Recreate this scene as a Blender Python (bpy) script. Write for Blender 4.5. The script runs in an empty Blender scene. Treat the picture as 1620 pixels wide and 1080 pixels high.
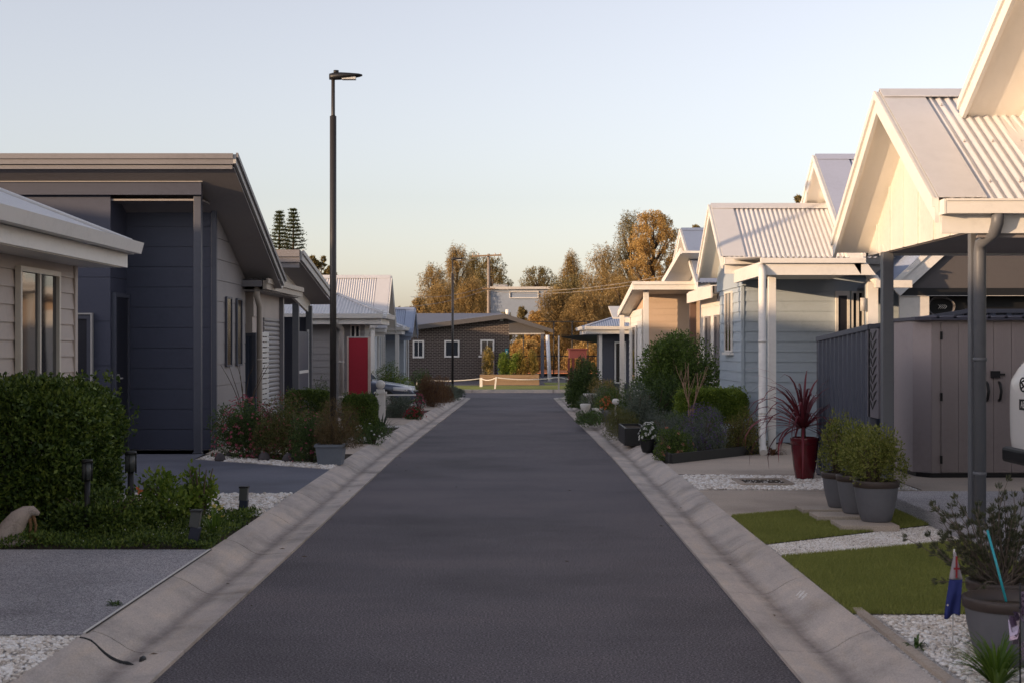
import bpy, bmesh, math, random
import numpy as np
from mathutils import Vector, Matrix
R = math.radians
sc = bpy.context.scene
col = sc.collection
# ------------------------------------------------------------------ camera
F = 2250.0; CX = 808.0; HY = 545.0; EYE = 1.6
cam_d = bpy.data.cameras.new('camera'); cam = bpy.data.objects.new('camera', cam_d); col.objects.link(cam)
cam.location = (0, 0, EYE); cam.rotation_euler = (R(90), 0, 0)
cam_d.lens = 50; cam_d.sensor_width = 36; cam_d.shift_x = 2/1620; cam_d.shift_y = 5/1620
cam_d.clip_start = .1; cam_d.clip_end = 3000
cam_d.dof.use_dof = True; cam_d.dof.focus_distance = 18; cam_d.dof.aperture_fstop = 7
sc.camera = cam
# ------------------------------------------------------------------ light
SUN_EL = 7.0; SUN_AZ = 30.0      # azimuth measured from pure left (-X) towards the camera (-Y)
SKY = .148; SUNW = 2.45
w = bpy.data.worlds.new("World"); sc.world = w; w.use_nodes = True
nt = w.node_tree; nt.nodes.clear()
so = nt.nodes.new('ShaderNodeOutputWorld'); bg = nt.nodes.new('ShaderNodeBackground'); st = nt.nodes.new('ShaderNodeTexSky')
st.sky_type = 'NISHITA'; st.sun_disc = False; st.sun_elevation = R(SUN_EL)
# direction to the sun: sky rotation 0 = +Y, clockwise
sdx, sdy = -math.cos(R(SUN_AZ)), -math.sin(R(SUN_AZ))
st.sun_rotation = math.atan2(sdx, sdy)
st.air_density = 1.0; st.dust_density = 1.1; st.ozone_density = 2.5; st.altitude = 0
bg.inputs[1].default_value = SKY
hs = nt.nodes.new('ShaderNodeHueSaturation'); hs.inputs['Saturation'].default_value = .46; nt.links.new(st.outputs[0], hs.inputs['Color'])
tm = nt.nodes.new('ShaderNodeMix'); tm.data_type = 'RGBA'; tm.blend_type = 'MULTIPLY'; tm.inputs[0].default_value = 1; tm.inputs[7].default_value = (1.09, .972, .955, 1)
nt.links.new(hs.outputs[0], tm.inputs[6]); nt.links.new(tm.outputs[2], bg.inputs[0]); nt.links.new(bg.outputs[0], so.inputs[0])
sl = bpy.data.lights.new('sun', 'SUN'); sun = bpy.data.objects.new('sun', sl); col.objects.link(sun)
sl.energy = SUNW; sl.angle = R(.5); sl.color = (1, .68, .40)
d = Vector((sdx*math.cos(R(SUN_EL)), sdy*math.cos(R(SUN_EL)), math.sin(R(SUN_EL))))
sun.rotation_euler = d.to_track_quat('Z', 'Y').to_euler(); sun.location = d*60
sc.view_settings.view_transform = 'Standard'; sc.view_settings.look = 'None'
sc.view_settings.exposure = 1.25; sc.view_settings.gamma = 1
sc.cycles.max_bounces = 6
# ------------------------------------------------------------------ terrain
def zr(Y):
    if Y < 20: return 0.0
    if Y < 60: return -.012*(Y-20)
    return -.48
def zl(Y): return zr(Y)+.12
def P(px, py, Y): return ((px-CX)/F*Y, Y, EYE+(HY-py)/F*Y)
def XX(px, Y): return (px-CX)/F*Y
def ZZ(py, Y): return EYE+(HY-py)/F*Y
def G(px, py, off=.12):
    Y = 10
    for _ in range(60): Y = (EYE-zr(Y)-off)*F/(py-HY)
    return ((px-CX)/F*Y, Y)
def cl(Y): return -.19+.0045*min(Y, 60)
# ------------------------------------------------------------------ materials
MATS = {}
def _new(name):
    m = bpy.data.materials.new(name); m.use_nodes = True; n = m.node_tree.nodes; L = m.node_tree.links
    b = n['Principled BSDF']; return m, n, L, b
def _noise(n, L, scale, detail=4, coord='Object', rough=.6):
    tc = n.new('ShaderNodeTexCoord'); t = n.new('ShaderNodeTexNoise')
    t.inputs['Scale'].default_value = scale; t.inputs['Detail'].default_value = detail; t.inputs['Roughness'].default_value = rough
    if coord == 'World':
        g = n.new('ShaderNodeNewGeometry'); L.new(g.outputs['Position'], t.inputs['Vector'])
    else: L.new(tc.outputs[coord], t.inputs['Vector'])
    return t
def _ramp(n, L, src, stops):
    r = n.new('ShaderNodeValToRGB'); e = r.color_ramp.elements
    while len(e) < len(stops): e.new(.5)
    for k, (p, c) in enumerate(stops):
        e[k].position = p; e[k].color = (*c, 1) if len(c) == 3 else c
    L.new(src, r.inputs[0]); return r
def mulc(c, f): return tuple(max(0, min(1, x*f)) for x in c)
def _bump(n, L, b, src, strength, dist=.01, prev=None):
    bp = n.new('ShaderNodeBump'); bp.inputs['Strength'].default_value = strength; bp.inputs['Distance'].default_value = dist
    L.new(src, bp.inputs['Height'])
    if prev: L.new(prev.outputs[0], bp.inputs['Normal'])
    L.new(bp.outputs[0], b.inputs['Normal']); return bp
def paint(name, c, rough=.5, var=.07, scale=1.3, metal=0, spec=.4, bump=.05, dirt=.12):
    if name in MATS: return MATS[name]
    m, n, L, b = _new(name)
    t = _noise(n, L, scale, 6, 'World'); t2 = _noise(n, L, scale*14, 3, 'World')
    mx = n.new('ShaderNodeMath'); mx.operation = 'MULTIPLY_ADD'; mx.inputs[1].default_value = .35; L.new(t2.outputs[0], mx.inputs[0]); 
    mm = n.new('ShaderNodeMath'); mm.operation = 'MULTIPLY'; mm.inputs[1].default_value = .65; L.new(t.outputs[0], mm.inputs[0]); L.new(mm.outputs[0], mx.inputs[2])
    r = _ramp(n, L, mx.outputs[0], [(.25, mulc(c, 1-var-dirt)), (.48, c), (.75, mulc(c, 1+var))])
    L.new(r.outputs[0], b.inputs['Base Color'])
    b.inputs['Roughness'].default_value = rough; b.inputs['Metallic'].default_value = metal; b.inputs['Specular IOR Level'].default_value = spec
    if bump: _bump(n, L, b, t2.outputs[0], bump, .01)
    MATS[name] = m; return m
def leafm(name, cols, trans=.25, rough=.5, scale=2.0):
    """leaves: colour differs from leaf to leaf and a little from clump to clump"""
    if name in MATS: return MATS[name]
    m, n, L, b = _new(name)
    g = n.new('ShaderNodeNewGeometry'); t = _noise(n, L, scale, 2, 'World')
    mx = n.new('ShaderNodeMath'); mx.operation = 'MULTIPLY_ADD'; mx.inputs[1].default_value = .6
    L.new(g.outputs['Random Per Island'], mx.inputs[0])
    mm = n.new('ShaderNodeMath'); mm.operation = 'MULTIPLY'; mm.inputs[1].default_value = .45; L.new(t.outputs[0], mm.inputs[0]); L.new(mm.outputs[0], mx.inputs[2])
    k = len(cols); r = _ramp(n, L, mx.outputs[0], [(.12+.75*i/(k-1), c) for i, c in enumerate(cols)])
    L.new(r.outputs[0], b.inputs['Base Color']); b.inputs['Roughness'].default_value = rough
    b.inputs['Specular IOR Level'].default_value = .3
    tr = n.new('ShaderNodeBsdfTranslucent'); L.new(r.outputs[0], tr.inputs[0])
    ms = n.new('ShaderNodeMixShader'); ms.inputs[0].default_value = trans
    L.new(b.outputs[0], ms.inputs[1]); L.new(tr.outputs[0], ms.inputs[2]); L.new(ms.outputs[0], n['Material Output'].inputs[0])
    MATS[name] = m; return m
def ground_mat(name, base, lo, hi, fine=120, bumps=.5, patch=.8, rough=.85, speck=None, streak=None, spec=.25):
    if name in MATS: return MATS[name]
    m, n, L, b = _new(name)
    t = _noise(n, L, fine, 3, 'World', .7); t2 = _noise(n, L, patch, 5, 'World')
    r = _ramp(n, L, t.outputs[0], [(.34, lo), (.5, base), (.66, hi)])
    r2 = _ramp(n, L, t2.outputs[0], [(.3, (.62, .62, .62)), (.5, (.95, .95, .95)), (.7, (1.15, 1.12, 1.08))])
    mx = n.new('ShaderNodeMix'); mx.data_type = 'RGBA'; mx.blend_type = 'MULTIPLY'; mx.inputs[0].default_value = 1
    L.new(r.outputs[0], mx.inputs[6]); L.new(r2.outputs[0], mx.inputs[7]); out = mx.outputs[2]
    if speck:
        v = n.new('ShaderNodeTexVoronoi'); v.inputs['Scale'].default_value = speck[0]
        g = n.new('ShaderNodeNewGeometry'); L.new(g.outputs['Position'], v.inputs['Vector'])
        rs = _ramp(n, L, v.outputs['Color'], [(.0, speck[1]), (.5, speck[2]), (1, speck[3])])
        m2 = n.new('ShaderNodeMix'); m2.data_type = 'RGBA'; m2.blend_type = 'MULTIPLY'; m2.inputs[0].default_value = .8
        L.new(out, m2.inputs[6]); L.new(rs.outputs[0], m2.inputs[7]); out = m2.outputs[2]
    if streak:
        mp = n.new('ShaderNodeMapping'); g = n.new('ShaderNodeNewGeometry'); L.new(g.outputs['Position'], mp.inputs[0]); mp.inputs['Scale'].default_value = streak[0]
        ts = n.new('ShaderNodeTexNoise'); ts.inputs['Scale'].default_value = 1; ts.inputs['Detail'].default_value = 5; ts.inputs['Roughness'].default_value = .65; L.new(mp.outputs[0], ts.inputs['Vector'])
        rs = _ramp(n, L, ts.outputs[0], streak[1])
        m3 = n.new('ShaderNodeMix'); m3.data_type = 'RGBA'; m3.blend_type = 'MULTIPLY'; m3.inputs[0].default_value = 1
        L.new(out, m3.inputs[6]); L.new(rs.outputs[0], m3.inputs[7]); out = m3.outputs[2]
    L.new(out, b.inputs['Base Color']); b.inputs['Roughness'].default_value = rough; b.inputs['Specular IOR Level'].default_value = spec
    _bump(n, L, b, t.outputs[0], bumps, .006)
    MATS[name] = m; return m
def glass(name='window_glass', c=(.02, .022, .028), rough=.04):
    if name in MATS: return MATS[name]
    m, n, L, b = _new(name); b.inputs['Base Color'].default_value = (*c, 1); b.inputs['Roughness'].default_value = rough
    b.inputs['Specular IOR Level'].default_value = .9; t = _noise(n, L, 1.2, 1, 'World'); _bump(n, L, b, t.outputs[0], .06, .05)
    MATS[name] = m; return m
def brickm():
    m, n, L, b = _new('dark_brick')
    g = n.new('ShaderNodeNewGeometry'); s = n.new('ShaderNodeSeparateXYZ'); c = n.new('ShaderNodeCombineXYZ')
    L.new(g.outputs['Position'], s.inputs[0]); ad = n.new('ShaderNodeMath'); ad.operation = 'ADD'
    L.new(s.outputs[0], ad.inputs[0]); L.new(s.outputs[1], ad.inputs[1]); L.new(ad.outputs[0], c.inputs[0]); L.new(s.outputs[2], c.inputs[1])
    t = n.new('ShaderNodeTexBrick'); L.new(c.outputs[0], t.inputs[0]); t.inputs['Scale'].default_value = 1
    t.inputs['Brick Width'].default_value = .26; t.inputs['Row Height'].default_value = .092; t.inputs['Mortar Size'].default_value = .014
    t.inputs['Color1'].default_value = (.030, .021, .020, 1); t.inputs['Color2'].default_value = (.048, .033, .03, 1); t.inputs['Mortar'].default_value = (.20, .17, .15, 1)
    L.new(t.outputs[0], b.inputs['Base Color']); b.inputs['Roughness'].default_value = .8
    return m
# ------------------------------------------------------------------ mesh builder
class MB:
    def __init__(s): s.v = []; s.f = []; s.sm = []; s.clips = []
    def add(s, vs, fs, smooth=False):
        o = len(s.v); s.v += [tuple(v) for v in vs]
        for f in fs: s.f.append(tuple(i+o for i in f)); s.sm.append(smooth)
        return s
    def box(s, x0, x1, y0, y1, z0, z1):
        if x0 > x1: x0, x1 = x1, x0
        if y0 > y1: y0, y1 = y1, y0
        if z0 > z1: z0, z1 = z1, z0
        return s.add([(x0,y0,z0),(x1,y0,z0),(x1,y1,z0),(x0,y1,z0),(x0,y0,z1),(x1,y0,z1),(x1,y1,z1),(x0,y1,z1)],
            [(0,3,2,1),(4,5,6,7),(0,1,5,4),(1,2,6,5),(2,3,7,6),(3,0,4,7)])
    def slab(s, pts, t, n=None):
        """solid from a flat outline, pushed t metres along n (or its own normal)"""
        pts = [Vector(p) for p in pts]
        if n is None:
            n = Vector((0,0,0))
            for i in range(len(pts)): n += pts[i].cross(pts[(i+1) % len(pts)])
            n.normalize()
        n = Vector(n); k = len(pts); q = [p+n*t for p in pts]
        fs = [tuple(range(k))[::-1] if t > 0 else tuple(range(k)), tuple(range(k, 2*k)) if t > 0 else tuple(range(k, 2*k))[::-1]]
        for i in range(k):
            j = (i+1) % k; fs.append((i, j, j+k, i+k) if t > 0 else (j, i, i+k, j+k))
        return s.add(pts+q, fs)
    def beam(s, a, b, wd, h, up=(0,0,1)):
        a, b = Vector(a), Vector(b); d = (b-a).normalized(); u = Vector(up)
        if abs(d.dot(u)) > .98: u = Vector((0,1,0))
        r = d.cross(u).normalized(); u = r.cross(d)
        c = [r*wd/2*i+u*h/2*j for i, j in ((-1,-1),(1,-1),(1,1),(-1,1))]
        return s.add([a+x for x in c]+[b+x for x in c], [(0,1,2,3),(7,6,5,4),(0,4,5,1),(1,5,6,2),(2,6,7,3),(3,7,4,0)])
    def tube(s, pts, r, k=10, cap=True, smooth=True):
        pts = [Vector(p) for p in pts]; rs = r if isinstance(r, (list, tuple)) else [r]*len(pts)
        vs = []; prev = None
        for i, p in enumerate(pts):
            d = (pts[min(i+1, len(pts)-1)]-pts[max(i-1, 0)]).normalized()
            a = prev if prev is not None else (Vector((0,0,1)) if abs(d.z) < .9 else Vector((1,0,0)))
            x = (a-d*a.dot(d)); x = x.normalized() if x.length > 1e-6 else d.orthogonal().normalized(); prev = x; y = d.cross(x)
            for j in range(k): t = 2*math.pi*j/k; vs.append(p+(x*math.cos(t)+y*math.sin(t))*rs[i])
        fs = [(i*k+j, i*k+(j+1) % k, (i+1)*k+(j+1) % k, (i+1)*k+j) for i in range(len(pts)-1) for j in range(k)]
        s.add(vs, fs, smooth)
        if cap: 
            o = len(s.v)-len(vs); s.f.append(tuple(o+j for j in range(k))[::-1]); s.sm.append(False)
            s.f.append(tuple(o+(len(pts)-1)*k+j for j in range(k))); s.sm.append(False)
        return s
    def lathe(s, c, prof, k=24, squash=1.0):
        vs = []
        for r, z in prof:
            for j in range(k): t = 2*math.pi*j/k; vs.append((c[0]+r*math.cos(t), c[1]+r*squash*math.sin(t), c[2]+z))
        fs = [(i*k+j, i*k+(j+1) % k, (i+1)*k+(j+1) % k, (i+1)*k+j) for i in range(len(prof)-1) for j in range(k)]
        return s.add(vs, fs, True)
    def corr(s, p0, U, V, pitch=.076, amp=.010):
        """corrugated sheet: ribs run along V and repeat along U"""
        p0, U, V = Vector(p0), Vector(U), Vector(V); n = U.cross(V).normalized()
        if n.z < 0: n = -n
        k = max(8, int(U.length/pitch*8)); vs = []
        for i in range(k+1):
            o = n*amp*math.cos(2*math.pi*(U.length*i/k)/pitch)
            vs += [p0+U*i/k+o, p0+U*i/k+V+o]
        return s.add(vs, [(2*i, 2*i+1, 2*i+3, 2*i+2) for i in range(k)], True)
    def boards(s, p, u, L, z0, z1, pitch, n, lap=.014, thick=.02, gap=0):
        """horizontal cladding boards on a vertical wall: p start (x,y), u direction along wall, n outward"""
        u = Vector((u[0], u[1], 0)).normalized(); n = Vector((n[0], n[1], 0)).normalized(); p = Vector((p[0], p[1], 0))
        z = z0
        while z < z1-.001:
            zt = min(z+pitch-gap, z1); a = p; b = p+u*L
            vs = []
            for q in (a, b):
                vs += [q-n*thick+Vector((0,0,z)), q+n*(lap)+Vector((0,0,z)), q+n*.002+Vector((0,0,zt)), q-n*thick+Vector((0,0,zt))]
            s.add(vs, [(0,1,2,3),(7,6,5,4),(0,4,5,1),(1,5,6,2),(2,6,7,3),(3,7,4,0)])
            z += pitch
        if gap: s.slab([p-n*thick*.6+Vector((0,0,z0)), p+u*L-n*thick*.6+Vector((0,0,z0)), p+u*L-n*thick*.6+Vector((0,0,z1)), p-n*thick*.6+Vector((0,0,z1))], .05, -n)
        return s
    def clip(s, co, no): s.clips.append((co, no)); return s   # removes what lies on the side no points to
    def build(s, name, mat, parent=None, bevel=0, label=None, kind=None):
        me = bpy.data.meshes.new(name); org = Vector((0,0,0)); q = parent
        while q is not None: org += q.location; q = q.parent
        me.from_pydata([tuple(Vector(v)-org) for v in s.v], [], s.f)
        me.polygons.foreach_set('use_smooth', s.sm)
        if s.clips:
            bm = bmesh.new(); bm.from_mesh(me)
            for co, no in s.clips:
                bmesh.ops.bisect_plane(bm, geom=bm.verts[:]+bm.edges[:]+bm.faces[:], plane_co=Vector(co)-org, plane_no=no, clear_outer=True)
            bm.to_mesh(me); bm.free()
        me.materials.append(mat); me.update()
        o = bpy.data.objects.new(name, me); col.objects.link(o); o.parent = parent
        if bevel:
            b = o.modifiers.new('bevel', 'BEVEL'); b.width = bevel; b.segments = 2; b.limit_method = 'ANGLE'
        if label: o['label'] = label
        if kind: o['kind'] = kind
        return o
def raw(name, verts, faces, mat, parent=None, kind=None, smooth=False):
    """fast mesh from numpy arrays; faces (n,3) or (n,4)"""
    org = Vector((0,0,0)); q = parent
    while q is not None: org += q.location; q = q.parent
    verts = np.asarray(verts, dtype=np.float32)-np.array(org, dtype=np.float32); faces = np.asarray(faces, dtype=np.int32)
    me = bpy.data.meshes.new(name); k = faces.shape[1]; n = len(faces)
    me.vertices.add(len(verts)); me.vertices.foreach_set('co', verts.ravel())
    me.loops.add(n*k); me.loops.foreach_set('vertex_index', faces.ravel())
    me.polygons.add(n); me.polygons.foreach_set('loop_start', np.arange(0, n*k, k, dtype=np.int32))
    me.polygons.foreach_set('use_smooth', np.full(n, smooth)); me.update(calc_edges=True)
    me.materials.append(mat); o = bpy.data.objects.new(name, me); col.objects.link(o); o.parent = parent
    if kind: o['kind'] = kind
    return o
def thing(name, label, cat, loc, group=None):
    o = bpy.data.objects.new(name, None); col.objects.link(o); o.location = loc; o.empty_display_size = .1
    o['label'] = label; o['category'] = cat
    if group: o['group'] = group
    return o
def tag(o, label, cat, group=None, kind=None):
    o['label'] = label; o['category'] = cat
    if group: o['group'] = group
    if kind: o['kind'] = kind
    return o
def copy_tree(o, loc, label=None, parent=None):
    c = o.copy(); col.objects.link(c); c.parent = parent
    if loc is not None: c.location = loc
    if label: c['label'] = label
    for ch in o.children: copy_tree(ch, None, None, c)
    return c
def drape(name, poly, mat, off, kind='structure', zf=zr):
    bm = bmesh.new(); vs = [bm.verts.new((x, y, 0)) for x, y in poly]; f = bm.faces.new(vs)
    if f.normal.z < 0: f.normal_flip()
    for yy in (20, 60): bmesh.ops.bisect_plane(bm, geom=bm.verts[:]+bm.edges[:]+bm.faces[:], plane_co=(0, yy, 0), plane_no=(0, 1, 0))
    for v in bm.verts: v.co.z = zf(v.co.y)+off
    bmesh.ops.recalc_face_normals(bm, faces=bm.faces[:])
    for f in bm.faces:
        if f.normal.z < 0: f.normal_flip()
    me = bpy.data.meshes.new(name); bm.to_mesh(me); bm.free(); me.materials.append(mat)
    o = bpy.data.objects.new(name, me); col.objects.link(o); o['kind'] = kind; return o
# ------------------------------------------------------------------ foliage helpers (numpy)
def rng(seed): return np.random.default_rng(seed)
def leafquads(c, d, w_, l_, r):
    """c centres (n,3), d leaf directions (n,3)"""
    n = len(c); d = d/np.linalg.norm(d, axis=1, keepdims=True)
    a = r.normal(size=(n, 3)); s_ = np.cross(d, a); s_ /= np.linalg.norm(s_, axis=1, keepdims=True)+1e-9
    nn = np.cross(s_, d); l = (l_*r.uniform(.7, 1.3, n))[:, None]; ww = (w_*r.uniform(.7, 1.3, n))[:, None]
    v = np.stack([c, c+d*l*.5+s_*ww*.5+nn*ww*.12, c+d*l, c+d*l*.5-s_*ww*.5+nn*ww*.12], axis=1).reshape(-1, 3)
    f = np.arange(n*4).reshape(-1, 4); return v, f
def sph(r, n):
    a = r.normal(size=(n, 3)); return a/np.linalg.norm(a, axis=1, keepdims=True)
def clumps(r, cen, rad, n, shell=.55, up=.4):
    """n leaf positions/directions over clumps cen (m,3) with radii rad (m,) or (m,3)"""
    cen = np.asarray(cen, float); rad = np.asarray(rad, float)
    if rad.ndim == 1: rad = np.repeat(rad[:, None], 3, 1)
    wgt = (rad[:, 0]*rad[:, 2]); i = r.choice(len(cen), n, p=wgt/wgt.sum()); dr = sph(r, n)
    rr = (shell+(1-shell)*r.uniform(0, 1, n)**.6)[:, None]; pos = cen[i]+dr*rr*rad[i]
    d = dr+r.normal(size=(n, 3))*.6+np.array([0, 0, up]); return pos, d
def superbox(r, n, cx, cy, cz, hx, hy, hz, pw=5, shell=.9, rough=.07):
    a = r.uniform(-1, 1, (n, 3)); m = (np.abs(a)**pw).sum(1)**(1/pw); dr = a/m[:, None]
    dr[:, 2] = np.where(dr[:, 2] < -.97, -dr[:, 2], dr[:, 2])
    wob = 1+rough*np.sin(dr[:, 0]*7+dr[:, 2]*4)*np.cos(dr[:, 1]*6+1.3)
    rr = (shell+(1-shell)*r.uniform(0, 1, n))*wob
    pos = dr*rr[:, None]*np.array([hx, hy, hz])+np.array([cx, cy, cz])
    d = np.sign(dr)*(np.abs(dr)**4)*.45+r.normal(size=(n, 3))*.8+np.array([0, 0, .5]); return pos, d
def shrub(name, label, x, y, hx, hy, h, mat, n=5000, leaf=(.02, .04), nclump=40, seed=1, z0=None, stems=True, cat='shrub', group=None, shell=.55, top=1.0, box=False, flowers=None, up=.4, parent=None, floor=.0, base=0):
    """a planted bush: stems and a crown of clumps standing on the lot"""
    r = rng(seed); z = zl(y) if z0 is None else z0
    t = parent or thing(name, label, cat, (x, y, z), group)
    hz = h/2
    if box:
        pos, d = superbox(r, n, x, y, z+base+(h-base)/2, hx, hy, (h-base)/2)
        k = n//3; p2, d2 = superbox(r, k, x, y, z+base+(h-base)/2, hx*.9, hy*.9, (h-base)/2*.92, shell=.5); ns = int(110*hx*hy/.7)+24; sx = r.uniform(-1, 1, ns)*hx*.93; sy = r.uniform(-1, 1, ns)*hy*.93; sh = r.uniform(.02, .11, ns)*min(1, h*1.2)
        p3 = np.concatenate([np.stack([x+sx+r.normal(size=ns)*.012, y+sy+r.normal(size=ns)*.012, z+h*.985+sh*q_], 1) for q_ in (.1, .3, .5, .7, .85, 1)]); d3 = r.normal(size=(len(p3), 3))*.6+[0, 0, .8]
        sa = r.uniform(0, 6.283, ns*2); szz = r.uniform(.15, .95, ns*2)*h; p4 = np.stack([x+np.clip(np.cos(sa)*1.4, -1, 1)*hx*1.03, y+np.clip(np.sin(sa)*1.4, -1, 1)*hy*1.03, z+szz], 1); p4 = np.concatenate([p4+r.normal(size=p4.shape)*.02 for _ in range(4)]); d4 = r.normal(size=(len(p4), 3))+[0, 0, .3]
        pos = np.vstack([pos, p2, p3, p4]); d = np.vstack([d, d2, d3, d4])
    else:
        u = sph(r, nclump); u[:, 2] = np.abs(u[:, 2])*top if floor == 0 else u[:, 2]
        u = u/((np.abs(u)**3.2).sum(1)**(1/3.2))[:, None]
        q = (r.uniform(.12, 1, nclump)**.45*.76)[:, None]
        cen = u*q*np.array([hx, hy, h*.95])+np.array([x, y, z+h*.06]) if floor == 0 else u*q*np.array([hx, hy, hz])+np.array([x, y, z+base+hz])
        rad = np.stack([r.uniform(.26, .40, nclump)*hx, r.uniform(.26, .40, nclump)*hy, r.uniform(.18, .3, nclump)*h], 1)
        pos, d = clumps(r, cen, rad, n, shell, up)
        pos[:, 2] = np.maximum(pos[:, 2], z+.01)
    v, f = leafquads(pos, d, leaf[0], leaf[1], r); raw('foliage', v, f, mat, t)
    if stems:
        m = MB()
        for k in range(9):
            a = r.uniform(0, 6.28); e = (x+math.cos(a)*hx*.6, y+math.sin(a)*hy*.6, z+h*.7)
            m.tube([(x+math.cos(a)*hx*.1, y+math.sin(a)*hy*.1, z-.02), (x+math.cos(a)*hx*.25, y+math.sin(a)*hy*.25, z+h*.35), e], [.012, .009, .004], 5)
        m.build('stems', paint('bark_brown', (.09, .065, .045), .9), t)
    if flowers:
        fm, fn, fs = flowers[:3]; m = []; fl = []
        u = sph(r, fn); u[:, 2] = np.abs(u[:, 2])*1.0
        if len(flowers) > 3: u = u[(u@np.array(flowers[3])) > .1]
        pos = u*np.array([hx, hy, h*.98])*r.uniform(.88, 1.04, len(u))[:, None]+np.array([x, y, z+.02])
        pc = np.repeat(pos, 5, 0); k = len(pos); an = np.tile(np.arange(5)*1.2566, k)
        out = np.repeat(u, 5, 0); t1 = np.cross(out, [0, 0, 1.]); t1 /= np.linalg.norm(t1, axis=1, keepdims=True)+1e-6; t2 = np.cross(out, t1)
        d = t1*np.cos(an)[:, None]+t2*np.sin(an)[:, None]+out*.35
        v, f = leafquads(pc, d, fs*.7, fs, r); raw('flowers', v, f, fm, t)
    return t
# ================================================================== MATERIAL SET
M_asph = ground_mat('asphalt', (.098, .086, .098), (.030, .026, .031), (.27, .245, .265), 85, 1.0, .45, .8,
    streak=((.5, 1.5, 1), [(.3, (.85, .84, .86)), (.5, (1, 1, 1)), (.7, (1.12, 1.08, 1.07))]), spec=.35)
M_kerb = ground_mat('kerb_concrete', (.53, .475, .435), (.42, .375, .34), (.62, .56, .51), 110, .5, 1.6, .85,
    streak=((9, 1.5, 9), [(.3, (.87, .85, .86)), (.5, (.98, .97, .97)), (.7, (1.08, 1.02, .95))]))
def gutter_dirt_shade(m):
    """silt and tyre grime along the kerb channel, plus painted shade that deepens it"""
    n = m.node_tree.nodes; L = m.node_tree.links; b = n['Principled BSDF']; src = b.inputs['Base Color'].links[0].from_socket
    def mt(op, a, bb=None, c=None):
        q = n.new('ShaderNodeMath'); q.operation = op
        for k, v in enumerate((a, bb, c)):
            if v is None: continue
            if isinstance(v, (int, float)): q.inputs[k].default_value = v
            else: L.new(v, q.inputs[k])
        return q.outputs[0]
    g = n.new('ShaderNodeNewGeometry'); sp = n.new('ShaderNodeSeparateXYZ'); L.new(g.outputs['Position'], sp.inputs[0])
    c = mt('MULTIPLY_ADD', sp.outputs[1], .0045, -.19); dd = mt('SUBTRACT', mt('ABSOLUTE', mt('SUBTRACT', sp.outputs[0], c)), 1.535)
    nz = _noise(n, L, 2.2, 6, 'World', .7); off = mt('MULTIPLY_ADD', nz.outputs[0], .12, -.06)
    dist = mt('ABSOLUTE', mt('SUBTRACT', mt('ADD', dd, off), .225)); mask = mt('SUBTRACT', 1.0, mt('DIVIDE', dist, .075)); mask.node.use_clamp = True
    nz2 = _noise(n, L, 9, 5, 'World', .7); mask2 = mt('MULTIPLY', mask, mt('MULTIPLY', nz2.outputs[0], 1.25)); mask2.node.use_clamp = True
    mx = n.new('ShaderNodeMix'); mx.data_type = 'RGBA'; L.new(mask2, mx.inputs[0]); L.new(src, mx.inputs[6]); mx.inputs[7].default_value = (.17, .145, .135, 1)
    L.new(mx.outputs[2], b.inputs['Base Color'])
gutter_dirt_shade(M_kerb)  # colours the channel with grime and with shade that makes the hollow read
M_conc = ground_mat('drive_concrete', (.46, .385, .32), (.38, .315, .265), (.54, .46, .385), 90, .3, .5, .8)
M_aggr = ground_mat('exposed_aggregate', (.36, .35, .375), (.12, .12, .135), (.75, .73, .75), 120, .9, .6, .7, speck=(150, (.45, .42, .42), (1, 1, 1), (1.25, 1.2, 1.2)))
M_blue = ground_mat('blue_drive', (.14, .145, .18), (.10, .105, .13), (.19, .195, .235), 160, .4, .6, .7)
M_peb = ground_mat('pebble_base', (.5, .47, .44), (.12, .1, .09), (.85, .82, .8), 60, 1.0, 2, .8, speck=(55, (.35, .33, .32), (1, 1, 1), (1.3, 1.3, 1.3)))
M_stone = leafm('white_stones', [(.3, .26, .23), (.62, .55, .48), (.8, .76, .72), (.85, .84, .83)], 0, .7, 3)
M_soil = ground_mat('soil', (.05, .038, .028), (.03, .022, .016), (.09, .07, .05), 70, 1, 3, .95)
M_turfb = ground_mat('turf_base', (.14, .15, .05), (.08, .09, .03), (.18, .19, .07), 200, .8, 1.5, .9)
M_turf = leafm('turf_blades', [(.15, .17, .04), (.23, .25, .06), (.32, .33, .09)], .1, .6, 1.2)
M_lawn = ground_mat('lawn', (.22, .24, .05), (.12, .15, .03), (.34, .33, .08), 30, .8, .8, .9)
M_field = ground_mat('field', (.1, .1, .04), (.06, .07, .03), (.16, .15, .06), 4, .5, .05, .9)
M_court = paint('court_orange', (.5, .2, .09), .8)
M_white = paint('white_trim', (.70, .68, .65), .45)
M_sofw = paint('white_soffit', (.84, .80, .73), .6, var=.02, dirt=.03)
M_lilac = paint('lilac_roof', (.40, .43, .54), .35, spec=.5, dirt=.06)
M_cream = paint('cream_wall', (.66, .63, .585), .55)
M_roofw = paint('pale_roof', (.58, .575, .59), .34, spec=.5, scale=.5, dirt=.08)
M_roofb = paint('blue_grey_roof', (.26, .31, .42), .35, spec=.5, dirt=.08)
M_grey = paint('mid_grey_wall', (.27, .25, .25), .6)
M_greyt = paint('grey_trim', (.20, .19, .20), .5)
M_lgrey = paint('light_grey_trim', (.45, .43, .41), .5)
M_dark = paint('dark_blue_wall', (.060, .066, .10), .55)
M_dark2 = paint('dark_blue_trim', (.075, .08, .105), .5)
M_colb = paint('fence_steel', (.048, .058, .09), .42)
M_soff = paint('taupe_soffit', (.3, .275, .27), .6)
M_clad1 = paint('taupe_cladding', (.46, .395, .355), .6)
M_bluew = paint('pale_blue_boards', (.35, .41, .47), .55)
M_tan = paint('tan_boards', (.55, .41, .3), .6)
M_black = paint('black_metal', (.012, .012, .013), .45)
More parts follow.
